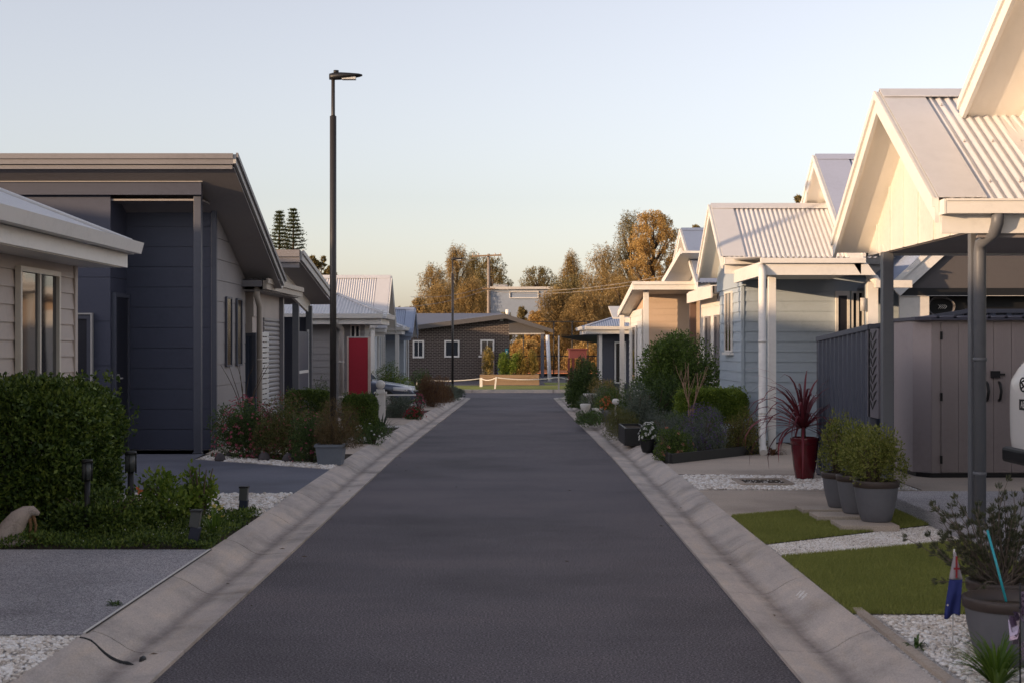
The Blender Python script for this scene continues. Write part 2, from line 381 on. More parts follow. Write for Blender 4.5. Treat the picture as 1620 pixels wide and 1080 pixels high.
M_door = paint('dark_door', (.02, .021, .03), .4)
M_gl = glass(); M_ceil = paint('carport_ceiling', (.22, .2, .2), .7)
M_brick = brickm()
M_char = paint('charcoal_post', (.11, .115, .13), .45)
M_red = paint('red_panel', (.36, .012, .03), .45)
M_wood = paint('timber', (.22, .15, .09), .8, var=.2)
M_rim = paint('pot_rim_brown', (.06, .045, .04), .5)
M_pot = paint('pot_grey', (.125, .125, .14), .55)
M_bark = paint('bark_brown', (.09, .065, .045), .9)
# ================================================================== THE GROUND
g = MB(); s_ = 1500
ys = [-60, 20, 60, 400, s_]
for i in range(4):
    g.add([(-s_, ys[i], zr(ys[i])-.1), (s_, ys[i], zr(ys[i])-.1), (s_, ys[i+1], zr(ys[i+1])-.1), (-s_, ys[i+1], zr(ys[i+1])-.1)], [(0, 1, 2, 3)])
g.build('ground', M_field, kind='structure')
drape('road', [(-5, -6), (5, -6), (5, 55.2), (-5, 55.2)], M_asph, 0)
drape('cross_street', [(-60, 55.2), (60, 55.2), (60, 61.6), (-60, 61.6)], M_asph, 0)
PROF = [(0, -.05), (0, .020), (.08, .014), (.17, .007), (.225, .004), (.26, .009), (.30, .028), (.345, .058), (.39, .085), (.43, .103), (.47, .115), (.50, .121), (.50, -.05)]
def kerb_path(s):
    p = [(cl(y)+s*1.535, y) for y in np.arange(-3, 52.51, .25)]
    x0, y0 = p[-1]
    p += [(x0+s*2.6*(1-math.cos(a)), y0+2.6*math.sin(a)) for a in np.linspace(.08, math.pi/2, 14)]
    x1 = p[-1][0]; p += [(x1+s*k, y0+2.6) for k in np.arange(.5, 40, .5)]
    return [Vector((a, b, 0)) for a, b in p]
def kerb(s):
    p = kerb_path(s); m = MB(); outer = []
    nrm = []
    for i in range(len(p)):
        d = (p[min(i+1, len(p)-1)]-p[max(0, i-1)]).normalized(); nrm.append(Vector((d.y, -d.x, 0))*s)
    acc = 0; seg = []
    def ring(c, n): return [(c.x+n.x*dd, c.y+n.y*dd, zr(c.y)+zz) for dd, zz in PROF]
    def flush(rs):
        k = len(PROF); vs = [v for r_ in rs for v in r_]
        fs = [(i*k+j, i*k+j+1, (i+1)*k+j+1, (i+1)*k+j) if s < 0 else (i*k+j+1, i*k+j, (i+1)*k+j, (i+1)*k+j+1) for i in range(len(rs)-1) for j in range(k-1)]
        fs += [tuple(range(k)), tuple(range((len(rs)-1)*k, len(rs)*k))[::-1]]
        m.add(vs, fs, False)
    rings = [ring(p[0], nrm[0])]; SEG = 1.73
    for i in range(len(p)-1):
        a, b = p[i], p[i+1]; L = (b-a).length; t0 = 0
        while acc+(L-t0) >= SEG:
            t = t0+(SEG-acc); c = a.lerp(b, min(1, t/L)); n = nrm[i].lerp(nrm[i+1], min(1, t/L)).normalized()
            c1 = a.lerp(b, max(0, (t-.007)/L)); rings.append(ring(c1, n)); flush(rings)
            c2 = a.lerp(b, min(1, (t+.007)/L)); rings = [ring(c2, n)]; t0 = t; acc = 0
        acc += L-t0; rings.append(ring(b, nrm[i+1]))
    flush(rings)
    m.build('kerb', M_kerb, kind='structure')
    return [(p[i]+nrm[i]*.497) for i in range(len(p))]
kl = kerb(-1); kr = kerb(1)
MB().box(-60, 60, 61.6, 62.1, -.6, -.35).build('kerb', M_kerb, kind='structure')
def lot(s, ko, far):
    """lot soil behind the kerb, as strips between kerb edge and the far side"""
    q = [v for v in ko if v.y < 54.7]; vs = []; fs = []
    for v in q: vs += [(v.x, v.y, zl(v.y)-.012), (far, v.y, zl(v.y)-.012)]
    for i in range(len(q)-1):
        f = (2*i, 2*i+1, 2*i+3, 2*i+2); fs.append(f if s > 0 else f[::-1])
    MB().add(vs, fs).build('lot_ground', M_soil, kind='structure')
lot(-1, kl, -60); lot(1, kr, 60)
KL = lambda y: cl(y)-2.036
KR = lambda y: cl(y)+2.036
def lp(name, mat, pts, off=.0): return drape(name, pts, mat, off, zf=zl)
# left side surfaces
lp('gravel_bed', M_peb, [(KL(5), 3), (KL(7.27), 7.27), (-9, 7.27), (-9, 3)], -.004)
lp('driveway', M_aggr, [(KL(7.27), 7.27), (KL(10.3), 10.3), (-14, 10.3), (-14, 7.27)])
lp('gravel_bed', M_peb, [(KL(12.3), 12.35), (KL(14.2), 14.2), (-7, 14.2), (-7, 12.35)], -.004)
lp('driveway', M_blue, [(KL(14.2), 14.2), (KL(16.9), 16.9), (-4.1, 18.4), (-4.2, 20.2), (-14, 20.2), (-14, 14.2)])
lp('gravel_bed', M_peb, [(KL(16.9), 16.92), (KL(17.4), 17.6), (-4.1, 19.2), (-4.1, 18.44)], -.004)
lp('path', M_conc, [(KL(19.3), 19.3), (KL(22.7), 22.7), (-6, 22.7), (-6, 19.3)])
lp('gravel_bed', M_peb, [(KL(22.7), 22.71), (KL(23.3), 23.3), (-3.6, 23.3), (-3.6, 22.71)])
lp('gravel_bed', M_peb, [(KL(27), 27), (KL(27.8), 27.8), (-3.6, 27.8), (-3.6, 27)])
lp('path', M_conc, [(KL(27.8), 27.81), (KL(31.7), 31.7), (-9, 31.7), (-9, 27.81)])
lp('driveway', M_conc, [(KL(36), 36.5), (KL(41), 41), (-9, 41), (-9, 36.5)])
lp('gravel_bed', M_peb, [(KL(41), 41.01), (KL(46), 49), (-3, 49), (-3, 41.01)])
# right side surfaces
lp('gravel_bed', M_peb, [(KR(4), 3), (6, 3), (6, 7.8), (KR(7.8), 7.83)], -.004)
lp('lawn_strip', M_turfb, [(KR(7.83), 7.83), (3.45, 7.8), (3.45, 10.75), (KR(9.94), 9.94)])
lp('pebble_strip', M_peb, [(KR(9.94), 9.945), (3.45, 10.76), (3.45, 11.7), (KR(10.57), 10.57)], -.004)
lp('lawn_strip', M_turfb, [(KR(10.57), 10.575), (3.45, 11.71), (3.5, 13.0), (2.75, 12.85), (KR(12.3), 12.3)])
lp('driveway', M_conc, [(KR(12.3), 12.31), (2.75, 12.86), (3.5, 13.01), (9, 13.01), (9, 19.4), (4.2, 19.4), (4.2, 14.5), (KR(14.5), 14.5)])
lp('gravel_bed', M_peb, [(KR(14.5), 14.51), (4.19, 14.51), (4.19, 16.0), (KR(16), 16.3)], -.004)
lp('driveway', M_conc, [(KR(16.3), 16.31), (3.7, 16.01), (4.19, 16.01), (4.19, 21.8), (3.0, 19.7), (KR(17.6), 17.7)])
lp('gravel_bed', M_peb, [(KR(27), 26.5), (2.75, 26.5), (2.75, 31), (KR(31), 31)], -.002)
MB().box(3.45, 10, 7.4, 13.3, .05, .235).build('carport_slab', M_aggr, bevel=.01, kind='structure')
m = MB()
for k in range(5):
    ya = 4.2+k*.75; m.beam((KR(ya)+.05, ya, .112), (KR(ya+.74)+.05, ya+.735, .112), .05, .05)
tag(m.build('garden_edging', M_conc), 'low concrete garden edging between kerb and white pebbles at bottom right', 'edging')
# far side of the cross street
lp('grass_verge', M_lawn, [(-60, 62.1), (60, 62.1), (60, 68.8), (-60, 68.8)])
lp('car_park', M_asph, [(-60, 68.8), (60, 68.8), (60, 90), (-60, 90)])
lp('lawn', M_lawn, [(1.7, 69.5), (8, 69.5), (8, 74), (1.7, 74)], .006)
lp('court', M_court, [(-4, 96), (30, 96), (30, 112), (-4, 112)], .02)
MB().beam((KL(7.3)+.004, 7.3, .124), (KL(10.28)+.004, 10.28, .124), .014, .006).build('joint_strip', M_white, kind='structure')
MB().beam((KL(7.3)+.016, 7.3, .1235), (KL(10.28)+.016, 10.28, .1215), .007, .004).build('joint_strip', M_black, kind='structure')
def on_kerb(s, d_, y):
    for (a, za), (b, zb) in zip(PROF[1:-1], PROF[2:]):
        if a <= d_ <= b: z = za+(zb-za)*(d_-a)/(b-a); break
    return (cl(y)+s*(1.535+d_), y, zr(y)+z+.001)
tag(MB().tube([on_kerb(-1, .49-.03*i, 7.2-.012*i+.02*math.sin(i*.9)) for i in range(11)], [.006, .006, .007, .006, .008, .010, .012, .012, .012, .014, .005], 6).build('crack_sealant', M_black), 'dark sealed crack running down the left kerb near the camera', 'crack')
tag(MB().tube([on_kerb(-1, .17, 7.15), on_kerb(-1, .17, 7.2), on_kerb(-1, .18, 7.26)], [.006, .02, .008], 7).build('twig_debris', M_black), 'small dark clump of debris in the left gutter', 'debris')
m = MB()
for k in range(5): m.beam(on_kerb(1, .36+.012*(k % 2), 8.55+k*.035), on_kerb(1, .40+.012*(k % 2), 8.58+k*.04), .008, .003)
tag(m.build('chalk_mark', M_white), 'short white chalk scribble on the right kerb', 'marking')
rr0 = random.Random(77); lm = paint('dry_leaf_brown', (.10, .06, .03), .8)
for k in range(26):
    s = rr0.choice((-1, 1)); y = rr0.uniform(7, 24); dd = rr0.choice((rr0.uniform(.1, .24), rr0.uniform(-.5, .05), rr0.uniform(-1.2, .0))); x = cl(y)+s*(1.535+dd)
    z = on_kerb(s, dd, y)[2] if dd > 0 else zr(y)+.002; a = rr0.uniform(0, 3); L_ = rr0.uniform(.012, .026)
    o = MB().add([(x, y, z+.002), (x+math.cos(a)*L_-math.sin(a)*L_*.3, y+math.sin(a)*L_+math.cos(a)*L_*.3, z+.008), (x+math.cos(a)*L_*2, y+math.sin(a)*L_*2, z+.003), (x+math.cos(a)*L_+math.sin(a)*L_*.3, y+math.sin(a)*L_-math.cos(a)*L_*.3, z+.004)], [(0, 1, 2, 3)]).build('fallen_leaf', lm)
    tag(o, 'small brown leaf lying on the road or gutter', 'leaf', 'fallen leaves')
# ---- pebbles
def pebbles(name, label, pts, n, size, z, seed):
    r = rng(seed); P_ = np.array(pts); lo, hi = P_.min(0), P_.max(0); out = []
    while sum(map(len, out)) < n:
        q = r.uniform(lo, hi, (n*2, 2)); ins = np.zeros(len(q), bool); j = len(P_)-1
        for i in range(len(P_)):
            xi, yi = P_[i]; xj, yj = P_[j]
            c = ((yi > q[:, 1]) != (yj > q[:, 1])) & (q[:, 0] < (xj-xi)*(q[:, 1]-yi)/(yj-yi+1e-12)+xi); ins ^= c; j = i
        out.append(q[ins])
    q = np.vstack(out)[:n]; ph = (1+5**.5)/2
    ico = np.array([(-1,ph,0),(1,ph,0),(-1,-ph,0),(1,-ph,0),(0,-1,ph),(0,1,ph),(0,-1,-ph),(0,1,-ph),(ph,0,-1),(ph,0,1),(-ph,0,-1),(-ph,0,1)])/1.9
    fc = np.array([(0,11,5),(0,5,1),(0,1,7),(0,7,10),(0,10,11),(1,5,9),(5,11,4),(11,10,2),(10,7,6),(7,1,8),(3,9,4),(3,4,2),(3,2,6),(3,6,8),(3,8,9),(4,9,5),(2,4,11),(6,2,10),(8,6,7),(9,8,1)])
    sc_ = (size*r.uniform(.55, 1.35, n))[:, None]*np.stack([np.ones(n), r.uniform(.6, .9, n), r.uniform(.4, .7, n)], 1)
    a = r.uniform(0, 6.28, n); v = ico[None]*sc_[:, None, :]*r.uniform(.85, 1.15, (n, 12, 1))
    x = v[..., 0]*np.cos(a)[:, None]-v[..., 1]*np.sin(a)[:, None]; y = v[..., 0]*np.sin(a)[:, None]+v[..., 1]*np.cos(a)[:, None]
    v = np.stack([x+q[:, :1], y+q[:, 1:], v[..., 2]+z+(size*.25*r.uniform(0, 1.6, n))[:, None]], -1).reshape(-1, 3)
    f = (fc[None]+np.arange(n)[:, None, None]*12).reshape(-1, 3)
    o = raw(name, v, f, M_stone, kind='stuff'); o['label'] = label; o['category'] = 'pebbles'; return o
pebbles('pebbles', 'white pebbles around the big pots at the bottom right', [(KR(5.5)+.13, 5.5), (3.4, 5.5), (3.4, 7.78), (KR(7.8)+.12, 7.78)], 9000, .014, .118, 1)
pebbles('pebbles', 'white pebbles beside the kerb at the bottom left', [(KL(6), 5.8), (KL(7.2), 7.22), (-4, 7.22), (-4, 5.8)], 8000, .013, .118, 2)
pebbles('pebbles', 'white pebbles around the pit cover beside the beige driveway', [(KR(14.5)+.02, 14.55), (4.15, 14.55), (4.15, 15.97), (KR(16)+.02, 16.2)], 6500, .017, .118, 3)
pebbles('pebbles', 'white pebbles between the garden weeds and the blue driveway', [(KL(12.35)-.02, 12.37), (KL(14.2)-.02, 14.17), (-4.6, 14.17), (-4.6, 12.37)], 6500, .017, .118, 4)
pebbles('pebbles', 'band of fine pale pebbles between the two artificial lawns', [(KR(9.94)+.02, 9.98), (3.43, 10.8), (3.43, 11.67), (KR(10.57)+.02, 10.55)], 9000, .0065, .116, 5)
pebbles('pebbles', 'white pebbles under the pink flower bed', [(KL(16.9), 16.95), (KL(17.4), 17.55), (-4.05, 19.1), (-4.05, 18.48)], 1500, .02, .118, 6)
# ---- artificial turf blades
def turf(label, tri, n, seed):
    r = rng(seed); A = np.array(tri, float); ar = []
    for i in range(1, len(A)-1): ar.append(abs(np.cross(A[i]-A[0], A[i+1]-A[0])))
    ar = np.array(ar)/sum(ar); k = r.choice(len(ar), n, p=ar)+1
    u = r.uniform(0, 1, (n, 2)); fl = u.sum(1) > 1; u[fl] = 1-u[fl]
    q = A[0]+(A[k]-A[0])*u[:, :1]+(A[k+1]-A[0])*u[:, 1:]+r.normal(size=(n, 2))*.008
    c = np.column_stack([q, np.full(n, .118)]); a = r.uniform(0, 6.28, n); wd = .0022
    h = r.uniform(.018, .032, n); ln = r.normal(size=(n, 2))*.008
    s1 = np.stack([np.cos(a)*wd, np.sin(a)*wd, 0*a], 1)
    v = np.stack([c-s1, c+s1, c+np.column_stack([ln, h])], 1).reshape(-1, 3)
    o = raw('artificial_grass', v, np.arange(n*3).reshape(-1, 3), M_turf, kind='stuff'); o['label'] = label; o['category'] = 'grass'
turf('nearer rectangle of artificial lawn on the right', [(KR(7.83)+.01, 7.84), (3.44, 7.81), (3.44, 10.75), (KR(9.94)+.01, 9.94)], 110000, 7)
turf('farther strip of artificial lawn under the three small pots', [(KR(10.57)+.01, 10.58), (3.44, 11.72), (3.48, 13.0), (2.75, 12.84), (KR(12.3)+.01, 12.3)], 60000, 8)
# ================================================================== HOUSE HELPERS
def gable(t, xg, xb, ya, yn, yf, za, zn, zf, roof=None, trim=None, inx=None, inz=None, ny0=None, wallm=None, strip=.35, gut=True, soffit=None, battens=True, far=True):
    """roof with its ridge along X and a gable at x=xg facing the road; yn near eave (camera side), yf far eave"""
    roof = roof or M_roofw; trim = trim or M_white; soffit = soffit or M_sofw; wallm = wallm or M_cream
    s = 1 if xb > xg else -1
    vn = Vector((0, yn-ya, zn-za)); vf = Vector((0, yf-ya, zf-za))
    m = MB(); m.corr((xg+s*.03, ya, za), (xb-xg-s*.03, 0, 0), vn)
    if far: m.corr((xg+s*.03, ya, za), (xb-xg-s*.03, 0, 0), vf)
    rf = m.build('roof', roof, t)
    m = MB(); nn = Vector((0, -(za-zn), -(yn-ya))).normalized()*-1
    up = Vector((0, 0, 1))
    # smooth flashing at the gable edge and the ridge cap
    m.slab([(xg, ya, za+.018), (xg, yn, zn+.018), (xg+s*strip, yn, zn+.018), (xg+s*strip, ya, za+.018)], .006, up)
    m.slab([(xg, ya, za+.018), (xg, yf, zf+.018), (xg+s*strip, yf, zf+.018), (xg+s*strip, ya, za+.018)], .006, up)
    a = vn.normalized()*.16; b = vf.normalized()*.16
    m.slab([(xg-s*.005, ya, za+.036), (xg-s*.005, ya+a.y, za+a.z+.036), (xb, ya+a.y, za+a.z+.036), (xb, ya, za+.036)], .006, up)
    m.slab([(xg-s*.005, ya, za+.036), (xg-s*.005, ya+b.y, za+b.z+.036), (xb, ya+b.y, za+b.z+.036), (xb, ya, za+.036)], .006, up)
    m.build('ridge_cap', roof, rf)
    # barge boards: two stepped boards each side
    for (y1, z1) in ((yn, zn), (yf, zf)):
        m = MB()
        m.slab([(xg, ya, za+.012), (xg, y1, z1+.012), (xg, y1, z1-.17), (xg, ya, za-.17)], .03, (-s, 0, 0))
        m.slab([(xg-s*.03, ya, za+.02), (xg-s*.03, y1, z1+.02), (xg-s*.03, y1, z1-.05), (xg-s*.03, ya, za-.05)], .022, (-s, 0, 0))
        m.build('barge_board', trim, t)
    xi = inx if inx is not None else xg+s*.35
    m = MB()
    for (y1, z1) in ((yn, zn), (yf, zf)):
        m.slab([(xg, ya, za-.10), (xg, y1, z1-.10), (xi, y1, z1-.10), (xi, ya, za-.10)], .02, (0, 0, -1))
    m.build('soffit', soffit, t)
    if inz is not None:
        m = MB(); k = (za-.12-inz)
        yA = ya+(yn-ya)*min(1, k/(za-zn+1e-6)); yB = ya+(yf-ya)*min(1, k/(za-zf+1e-6))
        pts = [(xi, yA, inz), (xi, yB, inz)]
        if k > za-zf: pts.append((xi, yf, zf-.12))
        pts.append((xi, ya, za-.12))
        if k > za-zn: pts.append((xi, yn, zn-.12))
        m.slab(pts, .05, (s, 0, 0)); m0 = m
        if battens:
            y = min(yA, yB)+.3
            while y < max(yA, yB)-.1:
                zt = za-.13-(abs(y-ya)/abs((yn if y < ya else yf)-ya))*(za-(zn if y < ya else zf))
                if zt > inz+.05: m0.box(xi, xi-s*.014, y-.02, y+.02, inz, zt)
                y += .45
        m0.build('gable_wall', wallm, t)
    if gut:
        m = MB(); z = zn-.01; x0 = xg+s*.02
        m.slab([(x0, yn-.115, z-.10), (x0, yn-.115, z+.0), (x0, yn-.105, z+.0), (x0, yn-.105, z-.09), (x0, yn-.012, z-.09), (x0, yn-.012, z-.10)], abs(xb-x0), (s, 0, 0))
        m.beam((x0, yn-.118, z), (xb, yn-.118, z), .016, .016); m.box(x0-s*.016, x0-s*.002, yn-.118, yn+.03, z-.105, z+.006)
        m.build('gutter', trim, t)
        MB().box(x0, xb, yn-.008, yn+.02, zn-.25, zn-.03).build('fascia', trim, t)
    return rf
def window(t, a, b, z0, z1, n, split=1, fm=None, fw=.05, depth=.035, gm=None, name='window', rows=1):
    """window between ground points a, b (x, y) on a wall facing n"""
    fm = fm or M_white; gm = gm or M_gl
    a = Vector((*a, 0)); b = Vector((*b, 0)); n = Vector((*n, 0)).normalized(); u = (b-a).normalized(); L = (b-a).length
    f = MB()
    def bar(u0, u1, w0, w1, d0=0, d1=depth):
        p = a+u*u0; q = a+u*u1
        f.slab([p+n*d0+Vector((0,0,w0)), q+n*d0+Vector((0,0,w0)), q+n*d0+Vector((0,0,w1)), p+n*d0+Vector((0,0,w1))], d1-d0, n)
    bar(0, fw, z0, z1); bar(L-fw, L, z0, z1); bar(fw, L-fw, z1-fw, z1); bar(fw, L-fw, z0, z0+fw)
    for k in range(1, split+0): x = L*k/split; bar(x-.02, x+.02, z0+fw, z1-fw, 0, depth*.8)
    for k in range(1, rows): zz = z0+(z1-z0)*k/rows; bar(fw, L-fw, zz-.015, zz+.015, 0, depth*.7)
    w_ = f.build(name, fm, t)
    p = MB(); p.slab([a+u*fw*.9+n*.012+Vector((0,0,z0+fw*.9)), b-u*fw*.9+n*.012+Vector((0,0,z0+fw*.9)), b-u*fw*.9+n*.012+Vector((0,0,z1-fw*.9)), a+u*fw*.9+n*.012+Vector((0,0,z1-fw*.9))], .006, n)
    p.build('pane', gm, w_)
    return w_
def post(t, x, y, z0, z1, w_=.09, mat=None, name='post', d=None):
    m = MB(); d = d or w_; m.box(x-w_/2, x+w_/2, y-d/2, y+d/2, z0, z1); m.box(x-w_/2-.012, x+w_/2+.012, y-d/2-.012, y+d/2+.012, z0, z0+.02)
    return m.build(name, mat or M_white, t, bevel=.004)
def downpipe(t, pts, r=.045, mat=None):
    m = MB(); m.tube(pts, r, 14)
    for p, q in zip(pts[:-1], pts[1:]):
        if abs(p[2]-q[2]) > 1:
            for zz in (.18, .6): z = q[2]+(p[2]-q[2])*zz; m.tube([(p[0], p[1], z), (p[0], p[1], z+.03)], r*1.12, 14)
    return m.build('downpipe', mat or M_white, t)
def hip(t, x0, x1, y0, y1, ze, pitch, roof=None, trim=None, name='roof'):
    """hip roof over a rectangle, shorter axis sets the ridge"""
    roof = roof or M_roofw; trim = trim or M_white
    hx = (x1-x0)/2; hy = (y1-y0)/2; k = min(hx, hy); zt = ze+k*pitch
    A = [(x0, y0, ze), (x1, y0, ze), (x1, y1, ze), (x0, y1, ze)]
    if hx >= hy: r0, r1 = (x0+k, y0+k, zt), (x1-k, y0+k, zt); fs = [[A[0], A[1], r1, r0], [A[1], A[2], r1], [A[2], A[3], r0, r1], [A[3], A[0], r0]]
    else: r0, r1 = (x0+k, y0+k, zt), (x0+k, y1-k, zt); fs = [[A[0], A[1], r0], [A[1], A[2], r1, r0], [A[2], A[3], r1], [A[3], A[0], r0, r1]]
    m = MB()
    for f in fs:
        # corrugated sheet over each slope, clipped to the slope outline
        a, b = Vector(f[0]), Vector(f[1]); u = (b-a); L = u.length; un = u/L
        c = Vector(f[2]); vv = (c-a); vv -= un*vv.dot(un); H = vv.length; vn = vv/H; nn = un.cross(vn); 
        if nn.z < 0: nn = -nn
        # left/right limits as functions of x along the eave
        fx = [(Vector(q)-a).dot(un) for q in f]; fv = [(Vector(q)-a).dot(vn) for q in f]
        k_ = max(8, int(L/.076*8)); vs = []
        xl = fx[3] if len(f) == 4 else fx[2]; xr = fx[2]
        for i in range(k_+1):
            x = L*i/k_; h = H*min(1, x/max(xl, 1e-6), (L-x)/max(L-xr, 1e-6)); h = max(0, h)
            o = nn*.010*math.cos(2*math.pi*x/.076); vs += [a+un*x+o, a+un*x+vn*h+o]
        m.add(vs, [(2*i, 2*i+2, 2*i+3, 2*i+1) for i in range(k_)], True)
    rf = m.build(name, roof, t)
    m = MB()
    for f in fs:
        a = Vector(f[0]); c = Vector(f[-1]); m.tube([a+Vector((0,0,.012)), c+Vector((0,0,.012))], .03, 6)
    m.tube([Vector(r0)+Vector((0,0,.015)), Vector(r1)+Vector((0,0,.015))], .035, 6)
    m.build('ridge_cap', roof, rf)
    m = MB()
    for (p, q, nx, ny) in ((A[0], A[1], 0, -1), (A[1], A[2], 1, 0), (A[2], A[3], 0, 1), (A[3], A[0], -1, 0)):
        p, q = Vector(p), Vector(q); n = Vector((nx, ny, 0)); u = (q-p).normalized()
        p2 = p-u*.0; 
        m.slab([p2+n*.0+Vector((0,0,-.11)), p2+n*.0+Vector((0,0,-.01)), p2+n*.02+Vector((0,0,-.01)), p2+n*.02+Vector((0,0,-.095)), p2+n*.09+Vector((0,0,-.095)), p2+n*.115+Vector((0,0,.0)), p2+n*.13+Vector((0,0,.0)), p2+n*.1+Vector((0,0,-.11))], (q-p).length, u)
    m.build('gutter', trim, t)
    MB().box(x0+.03, x1-.03, y0+.03, y1-.03, ze-.25, ze-.11).build('fascia', trim, t)
    return rf
# ================================================================== LEFT HOUSES
# L1: taupe hip-roofed house at the left edge
t = thing('house', 'taupe board house at the left edge with a pale hipped roof above the big hedge', 'house', (-6.5, 12, .12))
MB().boards((-4.3, 14.0), (0, -1), 5.0, .12, 2.42, .152, (1, 0), .018).boards((-4.3, 14.0), (-1, 0), 5, .12, 2.42, .152, (0, 1), .018).box(-9, -4.33, 6.5, 13.98, .1, 2.4).build('wall', M_clad1, t)
MB().box(-4.33, -4.27, 13.95, 14.03, .1, 2.4).build('corner_trim', M_clad1, t)
window(t, (-4.28, 12.28), (-4.28, 13.38), 1.235, 2.28, (1, 0), 2, M_clad1 if False else paint('window_cream', (.6, .55, .48), .4), .045, .05)
rf = hip(t, -12.0, -3.82, 4.6, 14.32, 2.62, .42)
MB().slab([(-3.9, 6, 2.50), (-3.9, 14.1, 2.50), (-3.9, 14.1, 2.36), (-3.9, 6, 2.36)], .03, (1, 0, 0)).build('verandah_beam', paint('beam_cream', (.6, .56, .5), .5), t)
# L2: dark skillion house
t = thing('house', 'dark blue house with a steep grey skillion roof and tall corner post', 'house', (-7, 21, .12))
MB().boards((-14, 19.4), (1, 0), 8.54, .12, 3.64, .60, (0, -1), .002, gap=.008).build('wall', M_dark, t)
MB().boards((-5.46, 19.42), (0, 1), .78, .12, 3.6, .60, (1, 0), .002, gap=.008).build('wall', M_dark, t)
MB().boards((-5.46, 20.2), (1, 0), 1.27, .12, 3.58, .287, (0, -1), .002, gap=.008).build('wall', M_dark, t)
w_ = MB().boards((-4.19, 20.18), (0, 1), 2.25, .12, 3.65, .30, (1, 0), .006, gap=.008); w_.clip((0, 18.9, 3.93), (0, .365, 1)); w_.build('wall', M_grey, t, label='grey board side wall with two slit windows')
MB().box(-13.9, -5.5, 19.46, 22.2, .1, 2.6).box(-5.5, -4.24, 20.25, 22.2, .1, 2.6).build('wall_core', M_dark, t)
MB().box(-4.24, -4.17, 20.15, 20.21, .12, 3.5).build('corner_trim', M_dark2, t)
rs = .365
def r2z(y): return 4.12-rs*(y-18.9)
X2 = -3.68
m = MB(); m.corr((-14, 18.9, 4.108), (14+X2, 0, 0), (0, 4.0, -4.0*rs), .2, .008); rf = m.build('roof', M_greyt, t)
m = MB(); m.slab([(-14, 18.86, 4.11), (X2, 18.86, 4.11), (X2, 18.86, 3.99), (-14, 18.86, 3.99)], .05, (0, 1, 0)); m.slab([(-14, 18.835, 4.13), (X2, 18.835, 4.13), (X2, 18.835, 4.06), (-14, 18.835, 4.06)], .02, (0, 1, 0))
m.slab([(-14, 18.9, 3.985), (X2-.02, 18.9, 3.985), (X2-.02, 18.9, 3.93), (-14, 18.9, 3.93)], .03, (0, 1, 0)); m.build('fascia', M_greyt, t)
m = MB(); m.slab([(X2, 18.86, 4.12), (X2, 22.9, r2z(22.9)), (X2, 22.9, r2z(22.9)-.12), (X2, 18.86, 4.0)], .035, (1, 0, 0)); m.build('barge_board', M_lgrey, t)
m = MB(); m.slab([(X2+.036, 18.86, 4.14), (X2+.036, 22.93, r2z(22.93)+.02), (X2+.036, 22.93, r2z(22.93)-.04), (X2+.036, 18.86, 4.08)], .03, (1, 0, 0)); m.build('barge_capping', M_greyt, t)
m = MB(); m.slab([(-14, 18.92, 3.96), (X2, 18.92, 3.96), (X2, 22.86, r2z(22.86)-.16), (-14, 22.86, r2z(22.86)-.16)], .02, (0, 0, -1)); m.build('soffit', M_soff, t)
MB().box(-14, X2, 22.86, 22.96, r2z(22.9)-.15, r2z(22.9)-.03).build('gutter', M_white, t)
MB().box(-14, -4.2, 19.30, 19.38, 3.63, 3.80).build('beam', M_dark, t)
MB().box(-14, -4.18, 19.27, 19.40, 3.802, 3.83).build('beam_trim', M_lgrey, t)
MB().box(-13.8, -4.22, 19.42, 20.6, 3.56, 3.585).build('porch_ceiling', M_soff, t)
MB().box(-5.44, -4.2, 20.15, 20.19, 3.51, 3.555).build('ceiling_trim', M_lgrey, t)
post(t, -4.27, 19.42, .12, 3.63, .10, M_dark2)
window(t, (-4.18, 20.82), (-4.18, 21.22), 1.28, 2.30, (1, 0), 1, M_dark2, .025, .03, glass('slit_glass', (.012, .012, .016), .12)); window(t, (-4.18, 21.62), (-4.18, 22.02), 1.28, 2.30, (1, 0), 1, M_dark2, .025, .03, MATS['slit_glass'])
d_ = MB().box(-5.455, -5.42, 19.5, 20.12, .14, 2.25).build('door', M_door, t)
MB().box(-5.42, -5.39, 19.55, 19.60, 1.1, 1.2).tube([(-5.40, 19.57, 1.14), (-5.37, 19.57, 1.14), (-5.37, 19.68, 1.14)], .012, 8).build('handle', M_lgrey, d_)
MB().box(-5.457, -5.40, 20.12, 20.17, .12, 2.31).box(-5.457, -5.40, 19.45, 19.5, .12, 2.31).box(-5.457, -5.40, 19.5, 20.12, 2.25, 2.31).build('door_frame', M_dark2, t)
gx0, gx1 = XX(100, 19.4), XX(150, 19.4)
d_ = MB().box(gx0, gx1-.09, 19.36, 19.385, .14, ZZ(499, 19.4)-.05).build('side_door', M_door, t)
MB().box(gx1-.09, gx1-.04, 19.33, 19.39, .14, ZZ(499, 19.4)).box(gx0, gx1-.09, 19.33, 19.39, ZZ(499, 19.4)-.05, ZZ(499, 19.4)).build('door_frame', M_dark2, t)
MB().box(gx1-.035, gx1-.015, 19.31, 19.39, .14, ZZ(499, 19.4)+.03).box(gx0, gx1-.035, 19.31, 19.39, ZZ(499, 19.4)+.01, ZZ(499, 19.4)+.03).build('door_trim', M_lgrey, t)
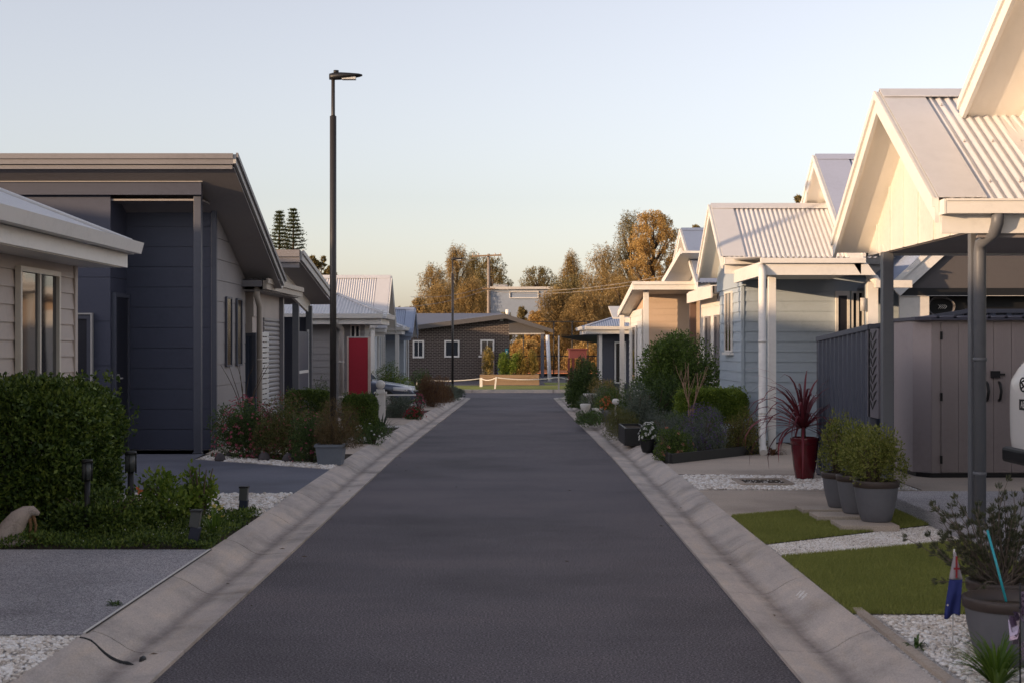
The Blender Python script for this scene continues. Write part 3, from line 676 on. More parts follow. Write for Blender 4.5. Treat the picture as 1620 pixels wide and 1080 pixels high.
# L3: garage with roller door
t = thing('garage', 'small garage with a grey roller door beside the white slat screen', 'garage', (-5.2, 24.3, .1))
z3 = zl(24)
MB().box(-4.35, -4.15, 22.95, 25.9, 2.05, 2.52).box(-6.5, -4.3, 22.95, 23.0, z3, 2.5).box(-4.3, -4.15, 25.5, 25.9, z3, 2.05).box(-4.28, -4.17, 22.95, 23.93, z3, 2.05).build('wall', M_clad1, t)
m = MB(); z = z3
while z < 2.04: m.slab([(-4.17, 23.95, z), (-4.145, 23.95, z+.02), (-4.145, 23.95, z+.05), (-4.17, 23.95, z+.075)], 1.55, (0, 1, 0)); z += .08
m.build('roller_door', paint('roller_grey', (.33, .31, .31), .4), t)
MB().box(-4.15, -4.08, 25.5, 25.62, z3, 2.5).build('post', M_greyt, t)
m = MB(); m.corr((-6.5, 22.2, 2.62), (2.68, 0, 0), (0, 3.7, -.05), .076, .01); rf = m.build('roof', M_roofw, t)
MB().box(-3.86, -3.80, 22.15, 25.95, 2.46, 2.60).box(-3.80, -3.77, 22.12, 25.95, 2.55, 2.63).build('fascia', paint('fascia_brown', (.42, .36, .3), .5), t)
MB().box(-6.5, -3.87, 22.12, 22.2, 2.5, 2.6).build('gutter', M_greyt, t)
MB().box(-6.4, -3.87, 22.25, 25.9, 2.44, 2.455).build('soffit', M_soff, t)
downpipe(t, [(-3.98, 22.3, 2.5), (-3.98, 22.3, 2.35), (-4.02, 22.75, 2.2), (-4.02, 22.75, z3)], .045, paint('pipe_beige', (.5, .44, .38), .4))
# white slat screen and dark side fence
t = thing('slat_screen', 'white horizontal slat screen in front of the roller door', 'screen', (-4.05, 23.4, z3))
m = MB(); z = z3+.05
while z < 1.76: m.box(-4.08, -4.055, 23.0, 23.85, z, z+.065); z += .085
m.build('slats', M_white, t); MB().box(-4.12, -4.08, 22.98, 23.05, z3, 1.8).box(-4.12, -4.08, 23.8, 23.87, z3, 1.8).build('post', M_white, t)
def steel_fence(label, a, b, z0a, z1a, z0b, z1b, mat=None, group=None, name='steel_fence'):
    """corrugated steel panel fence between two ground points with rails and end posts"""
    t = thing(name, label, 'fence', ((a[0]+b[0])/2, (a[1]+b[1])/2, z0a), group)
    A, B = Vector((*a, 0)), Vector((*b, 0)); u = (B-A); L = u.length; u /= L; n = Vector((u.y, -u.x, 0)); vs = []; m = MB()
    k = max(1, int(L/.19)); prof = []
    for i in range(k):
        for f, o in ((0, 0), (.25, 0), (.33, .035), (.62, .035), (.70, 0)): prof.append(((i+f)/k, o))
    prof.append((1, 0))
    for f, o in prof:
        p = A+u*L*f+n*o; z0 = z0a+(z0b-z0a)*f; z1 = z1a+(z1b-z1a)*f; vs += [p+Vector((0,0,z0+.02)), p+Vector((0,0,z1-.02))]
    m.add(vs, [(2*i, 2*i+2, 2*i+3, 2*i+1) for i in range(len(prof)-1)]); m.build('sheet', mat or M_colb, t)
    MB().beam(A+Vector((0,0,z1a-.02))+n*.017, B+Vector((0,0,z1b-.02))+n*.017, .06, .05).build('rail', M_dark2, t); MB().beam(A+Vector((0,0,z0a+.05))+n*.017, B+Vector((0,0,z0b+.05))+n*.017, .06, .05).build('rail', M_dark2, t)
    for p, z0, z1 in ((A, z0a, z1a), (B, z0b, z1b)): MB().box(p.x-.03, p.x+.03, p.y-.03, p.y+.03, z0, z1+.01).build('post', M_dark2, t)
    return t
steel_fence('dark steel side fence between the skillion house and the small garage', (-4.6, 22.9), (-4.13, 22.9), .1, 1.78, .1, 1.78)
# L4 : tall carport with skillion roof
t = thing('carport', 'tall carport with steep grey skillion roof and white gable infill', 'carport', (-6, 28.5, .02))
z4 = zl(28); X4 = -3.95
def r4z(y): return 3.34-(y-26.7)*.135
m = MB(); m.corr((-11, 26.7, r4z(26.7)+.03), (11+X4, 0, 0), (0, 4.9, -4.9*.135), .2, .012); rf = m.build('roof', M_greyt, t)
m = MB(); m.slab([(X4, 26.68, r4z(26.68)), (X4, 31.6, r4z(31.6)), (X4, 31.6, r4z(31.6)-.17), (X4, 26.68, r4z(26.68)-.17)], .04, (1, 0, 0)); m.slab([(X4+.04, 26.66, r4z(26.66)+.03), (X4+.04, 31.62, r4z(31.62)+.03), (X4+.04, 31.62, r4z(31.62)-.05), (X4+.04, 26.66, r4z(26.66)-.05)], .03, (1, 0, 0)); m.build('barge_board', M_lgrey, t)
MB().box(-11, X4, 26.62, 26.68, r4z(26.7)-.2, r4z(26.7)-.09).box(-11, X4, 26.58, 26.62, r4z(26.7)-.10, r4z(26.7)+.03).box(-11, X4-.02, 26.68, 26.72, r4z(26.7)-.30, r4z(26.7)-.2).build('fascia', M_greyt, t)
m = MB(); m.slab([(-11, 26.7, r4z(26.7)-.18), (X4, 26.7, r4z(26.7)-.18), (X4, 31.55, r4z(31.55)-.18), (-11, 31.55, r4z(31.55)-.18)], .02, (0, 0, -1)); m.build('soffit', M_soff, t)
m = MB(); m.slab([(-4.4, 27.2, r4z(27.2)-.2), (-4.4, 31.2, r4z(31.2)-.2), (-4.4, 31.2, r4z(31.2)-.46), (-4.4, 27.2, 2.74)], .06, (-1, 0, 0)); m.build('gable_wall', M_sofw, t)
for (px, y) in ((468, 29.2), (489, 31.0)): post(t, XX(px, y), y, zl(y), 2.44, .13, M_char)
MB().box(-10.9, -4.45, 31.1, 31.25, zl(31), 2.2).build('rear_wall', M_dark, t); MB().box(-4.5, -4.4, 26.9, 27.3, z4, 3.0).build('wall', M_greyt, t)
MB().box(-6.3, -4.45, 27.0, 27.05, z4, 1.8).build('screen_panel', M_colb, t)
# dark balustrade next to the posts
t = thing('courtyard_gate', 'dark framed gate between the two carport posts', 'gate', (-4.4, 30.2, z4))
MB().box(-4.42, -4.38, 29.35, 30.9, z4+.05, z4+.10).box(-4.42, -4.38, 29.35, 30.9, z4+.98, z4+1.04).box(-4.42, -4.38, 29.35, 29.4, z4+.05, z4+1.9).box(-4.42, -4.38, 30.85, 30.9, z4+.05, z4+1.9).build('frame', M_white, t)
MB().box(-4.41, -4.39, 29.4, 30.85, z4+.1, z4+1.85).build('panel', M_colb, t)
# L5: grey house with white hip roof
t = thing('house', 'grey board house with a low white hipped roof behind the near lamp', 'house', (-6, 35.5, zl(35)))
z5 = zl(35); X5 = -3.11
MB().boards((-8, 34.98), (1, 0), 4.4, z5, 2.2, .16, (0, -1), .018).boards((-3.6, 34.98), (0, 1), 1.2, z5, 2.2, .16, (1, 0), .018).box(-8, -3.63, 35.0, 36.2, z5, 2.2).box(-8, -5.2, 36.2, 38, z5, 2.2).build('wall', paint('grey_board', (.33, .32, .32), .6), t)
hip(t, -8.2, X5, 34.4, 36.8, 2.34, .42)
m = MB(); m.corr((-9, 36.6, 3.1), (4.1, 0, 0), (0, -2.0, -.72)); m.corr((-9, 36.6, 3.1), (4.1, 0, 0), (0, 1.9, -.72)); m.build('upper_roof', M_roofw, t)
window(t, (-3.94, 34.955), (-3.70, 34.955), 1.52, 2.08, (0, -1), 2, M_cream, .03)
window(t, (XX(472, 34.95)-.3, 34.955), (XX(472, 34.95)+.15, 34.955), 1.4, 2.0, (0, -1), 1, M_white, .03)
downpipe(t, [(-4.22, 34.45, 2.24), (-4.22, 34.45, 2.15), (-4.15, 34.85, 1.98), (-4.15, 34.85, z5)], .07)
t = thing('fence_panel', 'bright red fence panel next to the white downpipe', 'fence', (-3.6, 33.9, z5))
MB().box(-3.86, -3.40, 33.88, 33.92, z5+.02, 1.76).build('panel', M_red, t); MB().box(-3.40, -3.34, 33.86, 33.94, z5, 1.78).box(-3.90, -3.86, 33.86, 33.94, z5, 1.78).build('post', paint('post_cream', (.55, .42, .36), .6), t); MB().box(-3.9, -3.34, 33.87, 33.93, 1.76, 1.79).build('capping', M_lgrey, t)
# L6: white steep gable
t = thing('house', 'pale house with a steep white corrugated gable roof past the red panel', 'house', (-6, 47, zl(47)))
z6 = zl(47)
gable(t, -4.0, -11, 47.4, 45.4, 49.4, 3.87, 2.1, 2.1, inx=-4.3, inz=2.0, wallm=M_clad1, strip=.45)
MB().boards((-4.35, 49.1), (0, -1), 3.5, z6, 2.15, .2, (1, 0), .01, gap=.006).boards((-11, 45.6), (1, 0), 6.65, z6, 2.15, .2, (0, -1), .01).box(-11, -4.4, 45.62, 49, z6, 2.1).build('wall', paint('pale_grey_wall', (.5, .52, .54), .6), t)
for y in (46.2, 47.4, 48.3): window(t, (-4.33, y), (-4.33, y+.4), z6+.4, 1.9, (1, 0), 1, M_white, .04)
m = MB(); m.corr((-6.4, 43.2, 2.26), (2.3, 0, 0), (0, 2.2, .45)); m.build('porch_roof', M_roofw, t)
MB().box(-6.4, -4.1, 43.12, 43.2, 2.1, 2.24).slab([(-4.1, 43.15, 2.12), (-4.1, 45.4, 2.56), (-4.1, 45.4, 2.7), (-4.1, 43.15, 2.26)], .05, (1, 0, 0)).build('porch_fascia', M_lgrey, t)
for x in (-4.2, -5.4): post(t, x, 43.3, zl(43), 2.12, .11)
# small white hip porch and L7 blue roof
m = MB(); hip(t, -5.4, -3.75, 49.3, 51.2, 2.2, .4, name='verandah_roof')
for x in (-4.6, -3.95): post(t, x, 49.45, zl(49), 2.0, .13)
t = thing('house', 'small house with a blue steel gable roof on the street corner', 'house', (-5.5, 53, zl(52)))
z7 = zl(52)
gable(t, -3.55, -9, 52.5, 50.9, 54.0, 2.93, 2.0, 2.0, roof=M_roofb, inx=-3.8, inz=1.85, wallm=M_dark2, strip=.3, trim=M_roofb)
MB().boards((-3.85, 53.7), (0, -1), 2.5, z7, 2.0, .2, (1, 0), .01).boards((-9, 51.2), (1, 0), 5.15, z7, 2.0, .2, (0, -1), .01).box(-9, -3.9, 51.25, 53.7, z7, 1.95).build('wall', paint('pale_blue_grey', (.36, .4, .45), .6), t)
window(t, (-3.83, 52.0), (-3.83, 52.8), z7+.5, 1.8, (1, 0), 1, M_white, .05)
# unseen row of houses further left, added to block the low sun
def sun_block_house(x, y, w_, d_, h, ridge, label):
    t = thing('house', label, 'house', (x, y, zl(y)), 'added houses that block the low sun')
    z = zl(y); MB().box(x-w_/2, x+w_/2, y-d_/2, y+d_/2, z, z+h).build('wall', M_clad1, t)
    hw = w_/2+.4; zt = z+h+hw*ridge; m = MB()
    for s in (-1, 1): m.corr((x, y-d_/2-.4, zt), (0, d_+.8, 0), (s*hw, 0, z+h-zt), .2, .012)
    m.build('roof', M_roofw, t)
    m = MB(); m.slab([(x-w_/2, y-d_/2, z+h), (x+w_/2, y-d_/2, z+h), (x, y-d_/2, zt-.1)], .1, (0, 1, 0)); m.build('gable_wall', M_cream, t)
    m = MB(); m.slab([(x-w_/2, y+d_/2-.1, z+h), (x+w_/2, y+d_/2-.1, z+h), (x, y+d_/2-.1, zt-.1)], .1, (0, 1, 0)); m.build('gable_wall', M_cream, t)
for i, y in enumerate((-22.4, -9.4, 3.6, 16.6, 29.6, 42.6, 68)): sun_block_house(-21, y, 9, 12.0, 2.9, .52, 'added gable roofed house, unseen behind the left row, blocking the low sun')
# ================================================================== RIGHT HOUSES
# R1: carport with lit gable, near right
t = thing('house', 'cream house at the right edge with corrugated gable carport', 'house', (6, 11, .235))
gable(t, 3.2, 9.0, 12.33, 10.63, 14.0, 3.775, 2.68, 2.62, inx=3.52, inz=2.47, strip=.36, gut=True, trim=M_white)
zs = .235
# raised main gable above
xg = 3.8
gable(t, xg, 12, 8.6, 5.2, 11.95, 5.60, 3.55, 3.62, inx=4.28, inz=3.0, strip=.4, gut=False)
m = MB(); m.slab([(4.05, 12.33+.1, 3.80), (4.05, 10.63, 2.72), (4.24, 10.63, 2.72), (4.24, 12.43, 3.80)], .012, (0, -.5, .8)); m.build('apron_flashing', M_roofw, t)
MB().box(4.28, 10, 6.0, 11.4, 2.9, 3.62).build('wall', M_cream, t)
m = MB()
for fr in (.14, .5, .86):
    for k in range(24):
        x = 3.66+k*.228; yy = 12.33+(10.63-12.33)*fr; zz = 3.775+(2.68-3.775)*fr
        m.tube([(x, yy, zz+.005), (x, yy-.010, zz+.024)], .007, 6)
m.build('roof_screws', M_lgrey, t)
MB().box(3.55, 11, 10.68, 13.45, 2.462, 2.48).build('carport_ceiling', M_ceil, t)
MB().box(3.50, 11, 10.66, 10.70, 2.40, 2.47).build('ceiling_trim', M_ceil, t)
MB().box(3.5, 11, 13.44, 13.50, 2.44, 2.54).build('rear_beam', M_white, t)
post(t, XX(1541, 10.92), 10.92, zs, 2.47, .075, M_char); post(t, 3.55, 13.42, .12, 2.47, .10, M_char)
xp = XX(1555, 10.75)
downpipe(t, [(xp+.05, 10.56, 2.60), (xp+.05, 10.58, 2.50), (xp+.045, 10.62, 2.44), (xp, 10.80, 2.37), (xp, 10.82, 2.30), (xp, 10.82, zs)], .046, M_char)
# R1 fence pieces
steel_fence('dark ribbed steel fence beside the red pot, its top facing the street', (3.52, 16.2), (3.52, 13.85), .12, 1.68, .12, 1.79)
t = thing('garden_screen', 'dark laser cut leaf screen fixed beside the carport post', 'screen', (3.48, 13.75, .12))
MB().box(3.49, 3.51, 13.5, 13.92, .9, 1.75).build('panel', paint('screen_grey', (.13, .12, .14), .5), t)
m = MB()
for k in range(9):
    z = .98+k*.082
    for s in (-1, 1): m.slab([(3.488, 13.71, z), (3.488, 13.71+s*.07, z+.045), (3.488, 13.71+s*.15, z+.10), (3.488, 13.71+s*.06, z+.075)], .004, (-1, 0, 0))
m.build('leaf_pattern', M_black, t)
steel_fence('dark ribbed steel fence behind the garden shed', (4.35, 17.45), (5.62, 17.45), .12, 1.83, .12, 2.03)
steel_fence('level dark steel fence rising above the shed roof on the right', (5.62, 17.46), (8.0, 17.46), .12, 2.03, .12, 2.03)
# shed
t = thing('garden_shed', 'brown grey plastic garden shed with double doors and black handles', 'shed', (5.6, 16.4, .12))
M_shed = paint('shed_taupe', (.31, .265, .26), .6); M_shed2 = paint('shed_side', (.33, .285, .29), .6)
Y0 = 15.9
x0 = XX(1473, Y0)
MB().slab([(x0, Y0, .17), (x0-.16, Y0+.16, .17), (x0-.16, Y0+.95, .17), (7.0, Y0+.95, .17), (7.0, Y0, .17)], 1.70, (0, 0, 1)).build('wall', M_shed2, t)
m = MB(); m.slab([(x0-.02, Y0-.03, .12), (x0-.13, Y0+.13, .12), (x0-.13, Y0+.9, .12), (7.0, Y0+.9, .12), (7.0, Y0-.0, .12)], .05, (0, 0, 1)); m.build('base', M_black, t)
xs = [XX(p, Y0) for p in (1474, 1488, 1515, 1543, 1571, 1599, 1627, 1655)]
MB().box(xs[0], xs[1]-.004, Y0-.012, Y0, .17, 1.86).build('corner_panel', M_shed, t)
for a, b in ((1, 4), (4, 7)):
    m = MB()
    for k in range(a, b): m.box(xs[k]+.003, xs[k+1]-.003, Y0-.022, Y0-.001, .18, 1.85)
    for k in range(a, b):
        for q in range(1, 8): xx = xs[k]+(xs[k+1]-xs[k])*q/8; m.box(xx-.002, xx+.002, Y0-.025, Y0-.02, .2, 1.83)
    d_ = m.build('door', M_shed, t)
    if a == 1:
        for z in (.32, 1.02, 1.7): MB().box(xs[1]-.012, xs[1]+.012, Y0-.035, Y0-.02, z-.045, z+.045).build('hinge', M_black, d_)
xm = xs[4]-.0
for px in (1562, 1582):
    x = XX(px, Y0-.05); MB().tube([(x, Y0-.02, ZZ(604, Y0)), (x, Y0-.06, ZZ(607, Y0)), (x+.01, Y0-.065, ZZ(618, Y0)), (x, Y0-.06, ZZ(630, Y0)), (x, Y0-.02, ZZ(633, Y0))], .016, 8).build('handle', M_black, t)
MB().box(XX(1566, Y0), XX(1580, Y0), Y0-.05, Y0-.02, ZZ(597, Y0), ZZ(586, Y0)).box(XX(1580, Y0), XX(1588, Y0), Y0-.045, Y0-.02, ZZ(593, Y0), ZZ(590, Y0)).build('latch', M_black, t)
m = MB(); zt = 1.87
m.slab([(x0-.19, Y0-.04, zt), (x0-.02, Y0-.09, zt), (7.0, Y0-.09, zt), (7.0, Y0+1.0, zt+.0), (x0-.19, Y0+1.0, zt+.0)], .035, (0, 0, 1))
for k in range(12): m.tube([(x0+.05+k*.19, Y0-.09, zt+.035), (x0+.05+k*.19, Y0+.95, zt+.035)], .02, 8)
m.build('roof', paint('shed_roof', (.06, .06, .085), .5), t)
# R2: pale blue board cottage
t = thing('house', 'pale blue board cottage with cream corrugated gable and white porch', 'house', (6, 22.5, .1))
z2 = zl(22)
gable(t, 3.25, 8.0, 23.07, 21.75, 24.5, 3.85, 2.93, 2.86, inx=3.55, inz=2.5, wallm=M_bluew, battens=False, strip=.34)
gable(t, 4.8, 12, 22.4, 20.7, 25.1, 4.56, 3.3, 2.58, roof=M_lilac, inx=5.12, inz=2.7, wallm=M_cream, battens=False, strip=.5, gut=False)
m = MB().boards((3.58, 24.3), (0, -1), 2.35, z2, 2.86, .155, (-1, 0), .016).boards((3.58, 21.95), (1, 0), 3.2, z2, 2.86, .155, (0, -1), .016); m.box(3.62, 9, 21.98, 24.28, z2, 2.8); m.build('wall', M_bluew, t)
MB().box(3.555, 3.60, 21.925, 21.99, z2, 2.86).build('corner_trim', M_bluew, t)
window(t, (3.565, 22.85), (3.565, 23.55), 1.48, 2.46, (-1, 0), 2, M_cream, .028, .03, glass('bronze_glass', (.05, .025, .015), .1))
MB().box(3.5, 3.58, 22.8, 23.6, 1.435, 1.476).build('sill', M_white, t)
# porch
m = MB().box(3.42, 4.75, 19.28, 19.34, 2.54, 2.73).box(3.42, 3.48, 19.34, 21.8, 2.54, 2.73).box(3.38, 4.8, 19.22, 19.28, 2.70, 2.77); m.slab([(4.75, 19.28, 2.54), (4.95, 19.28, 2.54), (4.62, 19.28, 3.0), (4.45, 19.28, 3.0)], .05, (0, 1, 0)); m.build('porch_fascia', M_white, t)
m = MB(); m.corr((3.38, 19.28, 2.78), (1.6, 0, 0), (0, 2.55, .12)); m.build('porch_roof', M_roofw, t)
MB().box(3.48, 4.9, 19.34, 21.9, 2.60, 2.62).build('porch_ceiling', M_white, t)
post(t, XX(1221, 19.5), 19.5, z2+.02, 2.55, .10)
downpipe(t, [(XX(1206, 19.25), 19.3, 2.66), (XX(1206, 19.2), 19.2, 2.55), (XX(1206, 19.2), 19.2, z2+.16), (XX(1206, 19.15), 19.05, z2+.06)], .052, M_white)
d_ = MB().box(XX(1326, 21.9), XX(1340, 21.9), 21.90, 21.935, z2+.1, 2.35).build('door', M_door, t)
MB().box(XX(1322, 21.9), XX(1326, 21.9), 21.88, 21.935, z2, 2.42).box(XX(1340, 21.9), XX(1344, 21.9), 21.88, 21.935, z2, 2.42).box(XX(1326, 21.9), XX(1340, 21.9), 21.88, 21.935, 2.35, 2.42).build('door_frame', M_white, t)
window(t, (XX(1347, 21.9), 21.93), (XX(1367, 21.9), 21.93), .7, 2.42, (0, -1), 2, M_white, .03)
MB().box(XX(1370, 19.7), XX(1387, 19.7), 19.72, 19.76, .2, 2.5).build('porch_screen', M_bluew, t)
MB().box(XX(1387, 19.6)-.12, XX(1387, 19.6)+.02, 19.6, 19.7, .2, 2.55).build('corner_post', M_white, t)
lp_ = MB().tube([(XX(1366, 19.6), 19.62, 2.06), (XX(1366, 19.6), 19.62, 2.24)], .04, 12).build('porch_lamp', M_lgrey, t)
m = MB().tube([(XX(1376, 19.6), 19.7, 2.6), (XX(1380, 19.6), 19.5, 2.5), (XX(1388, 19.5), 19.45, 2.43)], .06, 10); m.box(XX(1383, 19.4), XX(1440, 19.4), 19.3, 19.42, 2.37, 2.47); m.build('gutter', M_cream, t)
# rear part: gable end facing the street mouth, with the dark opening
yb = 20.0; xa = XX(1415, yb); za_ = ZZ(462, yb)
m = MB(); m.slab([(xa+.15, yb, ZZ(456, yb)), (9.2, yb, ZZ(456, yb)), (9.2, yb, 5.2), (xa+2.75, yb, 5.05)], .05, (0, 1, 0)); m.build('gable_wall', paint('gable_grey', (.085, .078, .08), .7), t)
m = MB(); m.beam((xa, yb-.06, za_), (xa+3, yb-.06, za_+2.75), .05, .17); m.beam((xa-.07, yb-.09, za_+.08), (xa+2.95, yb-.09, za_+2.85), .05, .07); m.build('barge_board', M_white, t)
m = MB(); m.corr((xa-.05, yb-.1, za_+.12), (0, 6.0, 0), (3, 0, 2.75)); m.build('side_roof', M_roofb, t)
MB().box(xa+.1, 9.2, yb-.02, yb+.03, ZZ(468, yb), ZZ(456, yb)).build('lintel', M_black, t)
MB().box(xa+.1, 9.2, yb-.025, yb-.021, ZZ(468.6, yb), ZZ(467.8, yb)).build('lintel_trim', M_lgrey, t)
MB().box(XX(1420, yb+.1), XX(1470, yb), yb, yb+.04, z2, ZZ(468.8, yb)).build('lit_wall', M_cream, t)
MB().box(XX(1470, yb), 9.2, yb+.3, yb+.34, z2, 3.0).build('recess_shade_sheet', M_black, t)  # black sheet standing in for the shade inside the opening
# wreath
t = thing('wreath', 'round silvery wreath hanging in the dark opening above the shed', 'wreath', (XX(1497, yb), yb, ZZ(483, yb)))
m = MB(); c = Vector((XX(1497, yb), yb+.24, ZZ(485, yb)))
for k in range(3):
    pts = [c+Vector((math.cos(a)*(.17+.012*k), -.01*k, math.sin(a)*(.13+.01*k)+.01*math.sin(3*a+k))) for a in np.linspace(0, 6.28, 26)]; m.tube(pts, .006, 5)
m.build('ring', M_greyt, t)
m = MB()
for k in range(4): m.tube([c+Vector((-.05+.03*k, -.03, -.03)), c+Vector((-.02+.03*k, -.04, .005)), c+Vector((-.05+.03*k, -.03, .03))], .006, 5)
m.build('bow', M_cream, t)
# R3: tan house and its taller wing
t = thing('house', 'tan board house with white skillion verandah behind the large dark shrub', 'house', (5, 36, zl(36)))
z3 = zl(35)
MB().boards((3.34, 35.8), (1, 0), 1.25, z3, 2.95, .16, (0, -1), .016).box(3.36, 5.0, 35.84, 39, z3, 2.75).build('wall', M_tan, t)
MB().boards((3.30, 39.5), (0, -1), 3.7, z3, 2.5, .16, (-1, 0), .016).build('wall', M_white, t, label='white board wall facing the street')
window(t, (3.27, 37.0), (3.27, 38.2), .6, 2.1, (-1, 0), 1, M_white, .05)
xr = XX(1003, 35); yf_ = 39.6
m = MB(); m.slab([(xr, 34.9, 3.02), (5.2, 34.9, 3.02), (5.2, yf_, 2.42), (xr, yf_, 2.42)], .08, (0, 0, 1)); m.build('roof', M_roofw, t)
m = MB(); m.slab([(xr-.03, 34.85, 3.12), (xr-.03, yf_, 2.52), (xr-.03, yf_, 2.36), (xr-.03, 34.85, 2.94)], .03, (-1, 0, 0)); m.box(xr-.03, 5.2, 34.83, 34.88, 2.94, 3.12); m.box(xr-.06, 5.2, 34.79, 34.83, 3.06, 3.14); m.build('fascia', M_white, t)
m = MB(); m.slab([(xr, 34.92, 2.99), (5.2, 34.92, 2.99), (5.2, yf_, 2.39), (xr, yf_, 2.39)], .02, (0, 0, -1)); m.build('soffit', M_cream, t)
post(t, XX(1022, 35.2), 35.2, z3, 3.0, .13); post(t, XX(984, 39), 39, zl(39), 2.4, .12, M_cream); MB().box(XX(981, 39), XX(997, 39), 38.95, 39.05, 2.2, 2.32).build('beam', M_white, t)
# raised wing
gable(t, 4.2, 10, 35.0, 31.9, 38, 4.43, 2.98, 2.98, roof=M_roofb, inx=4.5, inz=2.9, wallm=M_cream, battens=False, strip=.6, gut=False)
m = MB(); m.slab([(3.9, 32.4, 3.66), (3.9, 36.4, 3.10), (3.9, 36.4, 3.24), (3.9, 32.4, 3.80)], .04, (-1, 0, 0)); m.slab([(3.9, 32.4, 3.68), (5.4, 32.4, 3.68), (5.4, 36.4, 3.12), (3.9, 36.4, 3.12)], .05, (0, 0, 1)); m.build('awning', M_white, t)
MB().boards((4.25, 31.9), (0, -1), 3.4, zl(30), 2.62, .2, (-1, 0), .012).box(4.28, 9, 28.6, 31.9, zl(30), 2.6).build('wall', M_cream, t, label='cream board wall with two dark slit windows')
window(t, (4.23, 28.85), (4.23, 29.3), .9, 2.2, (-1, 0), 1, M_greyt, .04, .05, MATS['slit_glass']); window(t, (4.23, 30.2), (4.23, 30.7), .9, 2.2, (-1, 0), 1, M_greyt, .04, .05, MATS['slit_glass'])
MB().box(4.02, 9, 27.95, 28.08, 2.60, 2.74).build('gutter', M_char, t); MB().box(4.1, 9, 28.1, 28.3, 2.45, 2.60).build('beam', M_dark2, t)
m = MB(); m.slab([(3.98, 28.05, 2.74), (3.98, 31.9, 2.74), (3.98, 31.9, 2.52), (3.98, 28.05, 2.52)], .03, (-1, 0, 0)); m.slab([(3.98, 28.05, 2.75), (3.98, 31.9, 2.75), (9, 32, 3.0), (9, 28.05, 3.0)], .02, (0, 0, 1)); m.slab([(4.0, 28.1, 2.6), (4.0, 31.9, 2.6), (4.24, 31.9, 2.6), (4.24, 28.1, 2.6)], .02, (0, 0, 1)); m.build('eave', M_cream, t)
post(t, XX(1096, 31.7), 31.7, zl(31), 2.6, .14, paint('brown_post', (.12, .07, .05), .6))
# R4: blue hip roofed small house far right
t = thing('house', 'small dark house with blue grey hipped roof near the shade sail', 'house', (4.5, 48, zl(48)))
z4 = zl(48)
MB().boards((3.1, 48.0), (1, 0), 4, z4, 2.15, .2, (0, -1), .01).boards((3.1, 51), (0, -1), 3, z4, 2.15, .2, (-1, 0), .01).box(3.14, 8, 48.04, 51, z4, 2.1).build('wall', M_dark2, t)
hip(t, 2.48, 8.3, 47.2, 51.8, 2.2, .3, roof=M_roofb)
post(t, XX(950, 47.5), 47.5, z4, 2.1, .10)
window(t, (XX(972, 48), 47.96), (XX(990, 48), 47.96), .3, 1.7, (0, -1), 2, M_white, .05)
m = MB(); m.slab([(3.2, 44.6, 2.4), (3.2, 46.6, 2.8), (4.6, 46.6, 2.8), (4.6, 44.6, 2.4)], .05, (0, 0, 1)); m.build('awning', M_cream, t)
# brick building at the end of the street
t = thing('community_building', 'long dark brick building across the end of the street with skillion eaves', 'building', (-2.5, 80, -.36))
YB = 78.0
m = MB(); m.slab([(XX(640, YB), YB, -.4), (XX(806, YB), YB, -.4), (XX(806, YB), YB, ZZ(504, YB)), (XX(800, YB), YB, ZZ(503, YB)), (XX(640, YB), YB, ZZ(521, YB))], .3, (0, 1, 0)); m.box(XX(806, YB)-.3, XX(806, YB), YB+.3, YB+9, -.4, 2.6); m.build('wall', M_brick, t)
aL, aT, aR = (XX(640, YB), ZZ(521, YB)), (XX(800, YB), ZZ(501, YB)), (XX(874, YB), ZZ(524, YB))
def rq(p, q, back, dz): return [(p[0], YB-.6, p[1]+dz), (q[0], YB-.6, q[1]+dz), (q[0], back, q[1]+dz), (p[0], back, p[1]+dz)]
m = MB(); m.slab([(aL[0], YB-.6, aL[1]+.06), (aT[0], YB-.6, aT[1]+.06), (XX(793, 90), 90, ZZ(497, 90))], .05, (0, 0, 1)); m.slab([(aL[0], YB-.6, aL[1]+.06), (XX(793, 90), 90, ZZ(497, 90)), (XX(630, 90), 90, ZZ(497, 90))], .05, (0, 0, 1))
m.slab(rq(aT, aR, 90, .06), .05, (0, 0, 1)); m.build('roof', paint('mauve_roof', (.10, .095, .125), .5), t)
M_fas = paint('grey_fascia', (.085, .08, .082), .5)
m = MB(); m.slab([(aL[0], YB-.66, aL[1]-.12), (aT[0], YB-.66, aT[1]-.12), (aT[0], YB-.66, aT[1]+.13), (aL[0], YB-.66, aL[1]+.13)], .05, (0, 1, 0)); m.slab([(aT[0], YB-.66, aT[1]-.12), (aR[0], YB-.66, aR[1]-.10), (aR[0], YB-.66, aR[1]+.1), (aT[0], YB-.66, aT[1]+.13)], .05, (0, 1, 0)); m.build('fascia', M_fas, t)
m = MB(); m.slab([(XX(805, YB), YB-.05, ZZ(528, YB)), (XX(861, YB), YB-.05, ZZ(527, YB)), (XX(861, YB), YB-.05, ZZ(521, YB)), (XX(805, YB), YB-.05, ZZ(504, YB))], .1, (0, 1, 0)); m.build('gable_infill', M_fas, t)
m = MB(); m.box(XX(805, YB), XX(862, YB), YB-.1, YB+.05, ZZ(529, YB), ZZ(527, YB)); m.build('beam', M_lgrey, t)
post(t, XX(858, YB), YB-.1, -.36, ZZ(528, YB), .19, M_dark2)
for a, b, z0, z1 in ((653, 671, 566, 538), (703, 727, 565, 538), (760, 782, 560, 537)): window(t, (XX(a, YB), YB-.02), (XX(b, YB), YB-.02), ZZ(z0, YB), ZZ(z1, YB), (0, -1), 2, M_white, .09, .06)
MB().box(XX(799, YB), XX(804, YB), YB-.06, YB-.02, ZZ(560, YB), ZZ(551, YB)).build('teal_sign', paint('teal', (.03, .25, .28), .5), t)
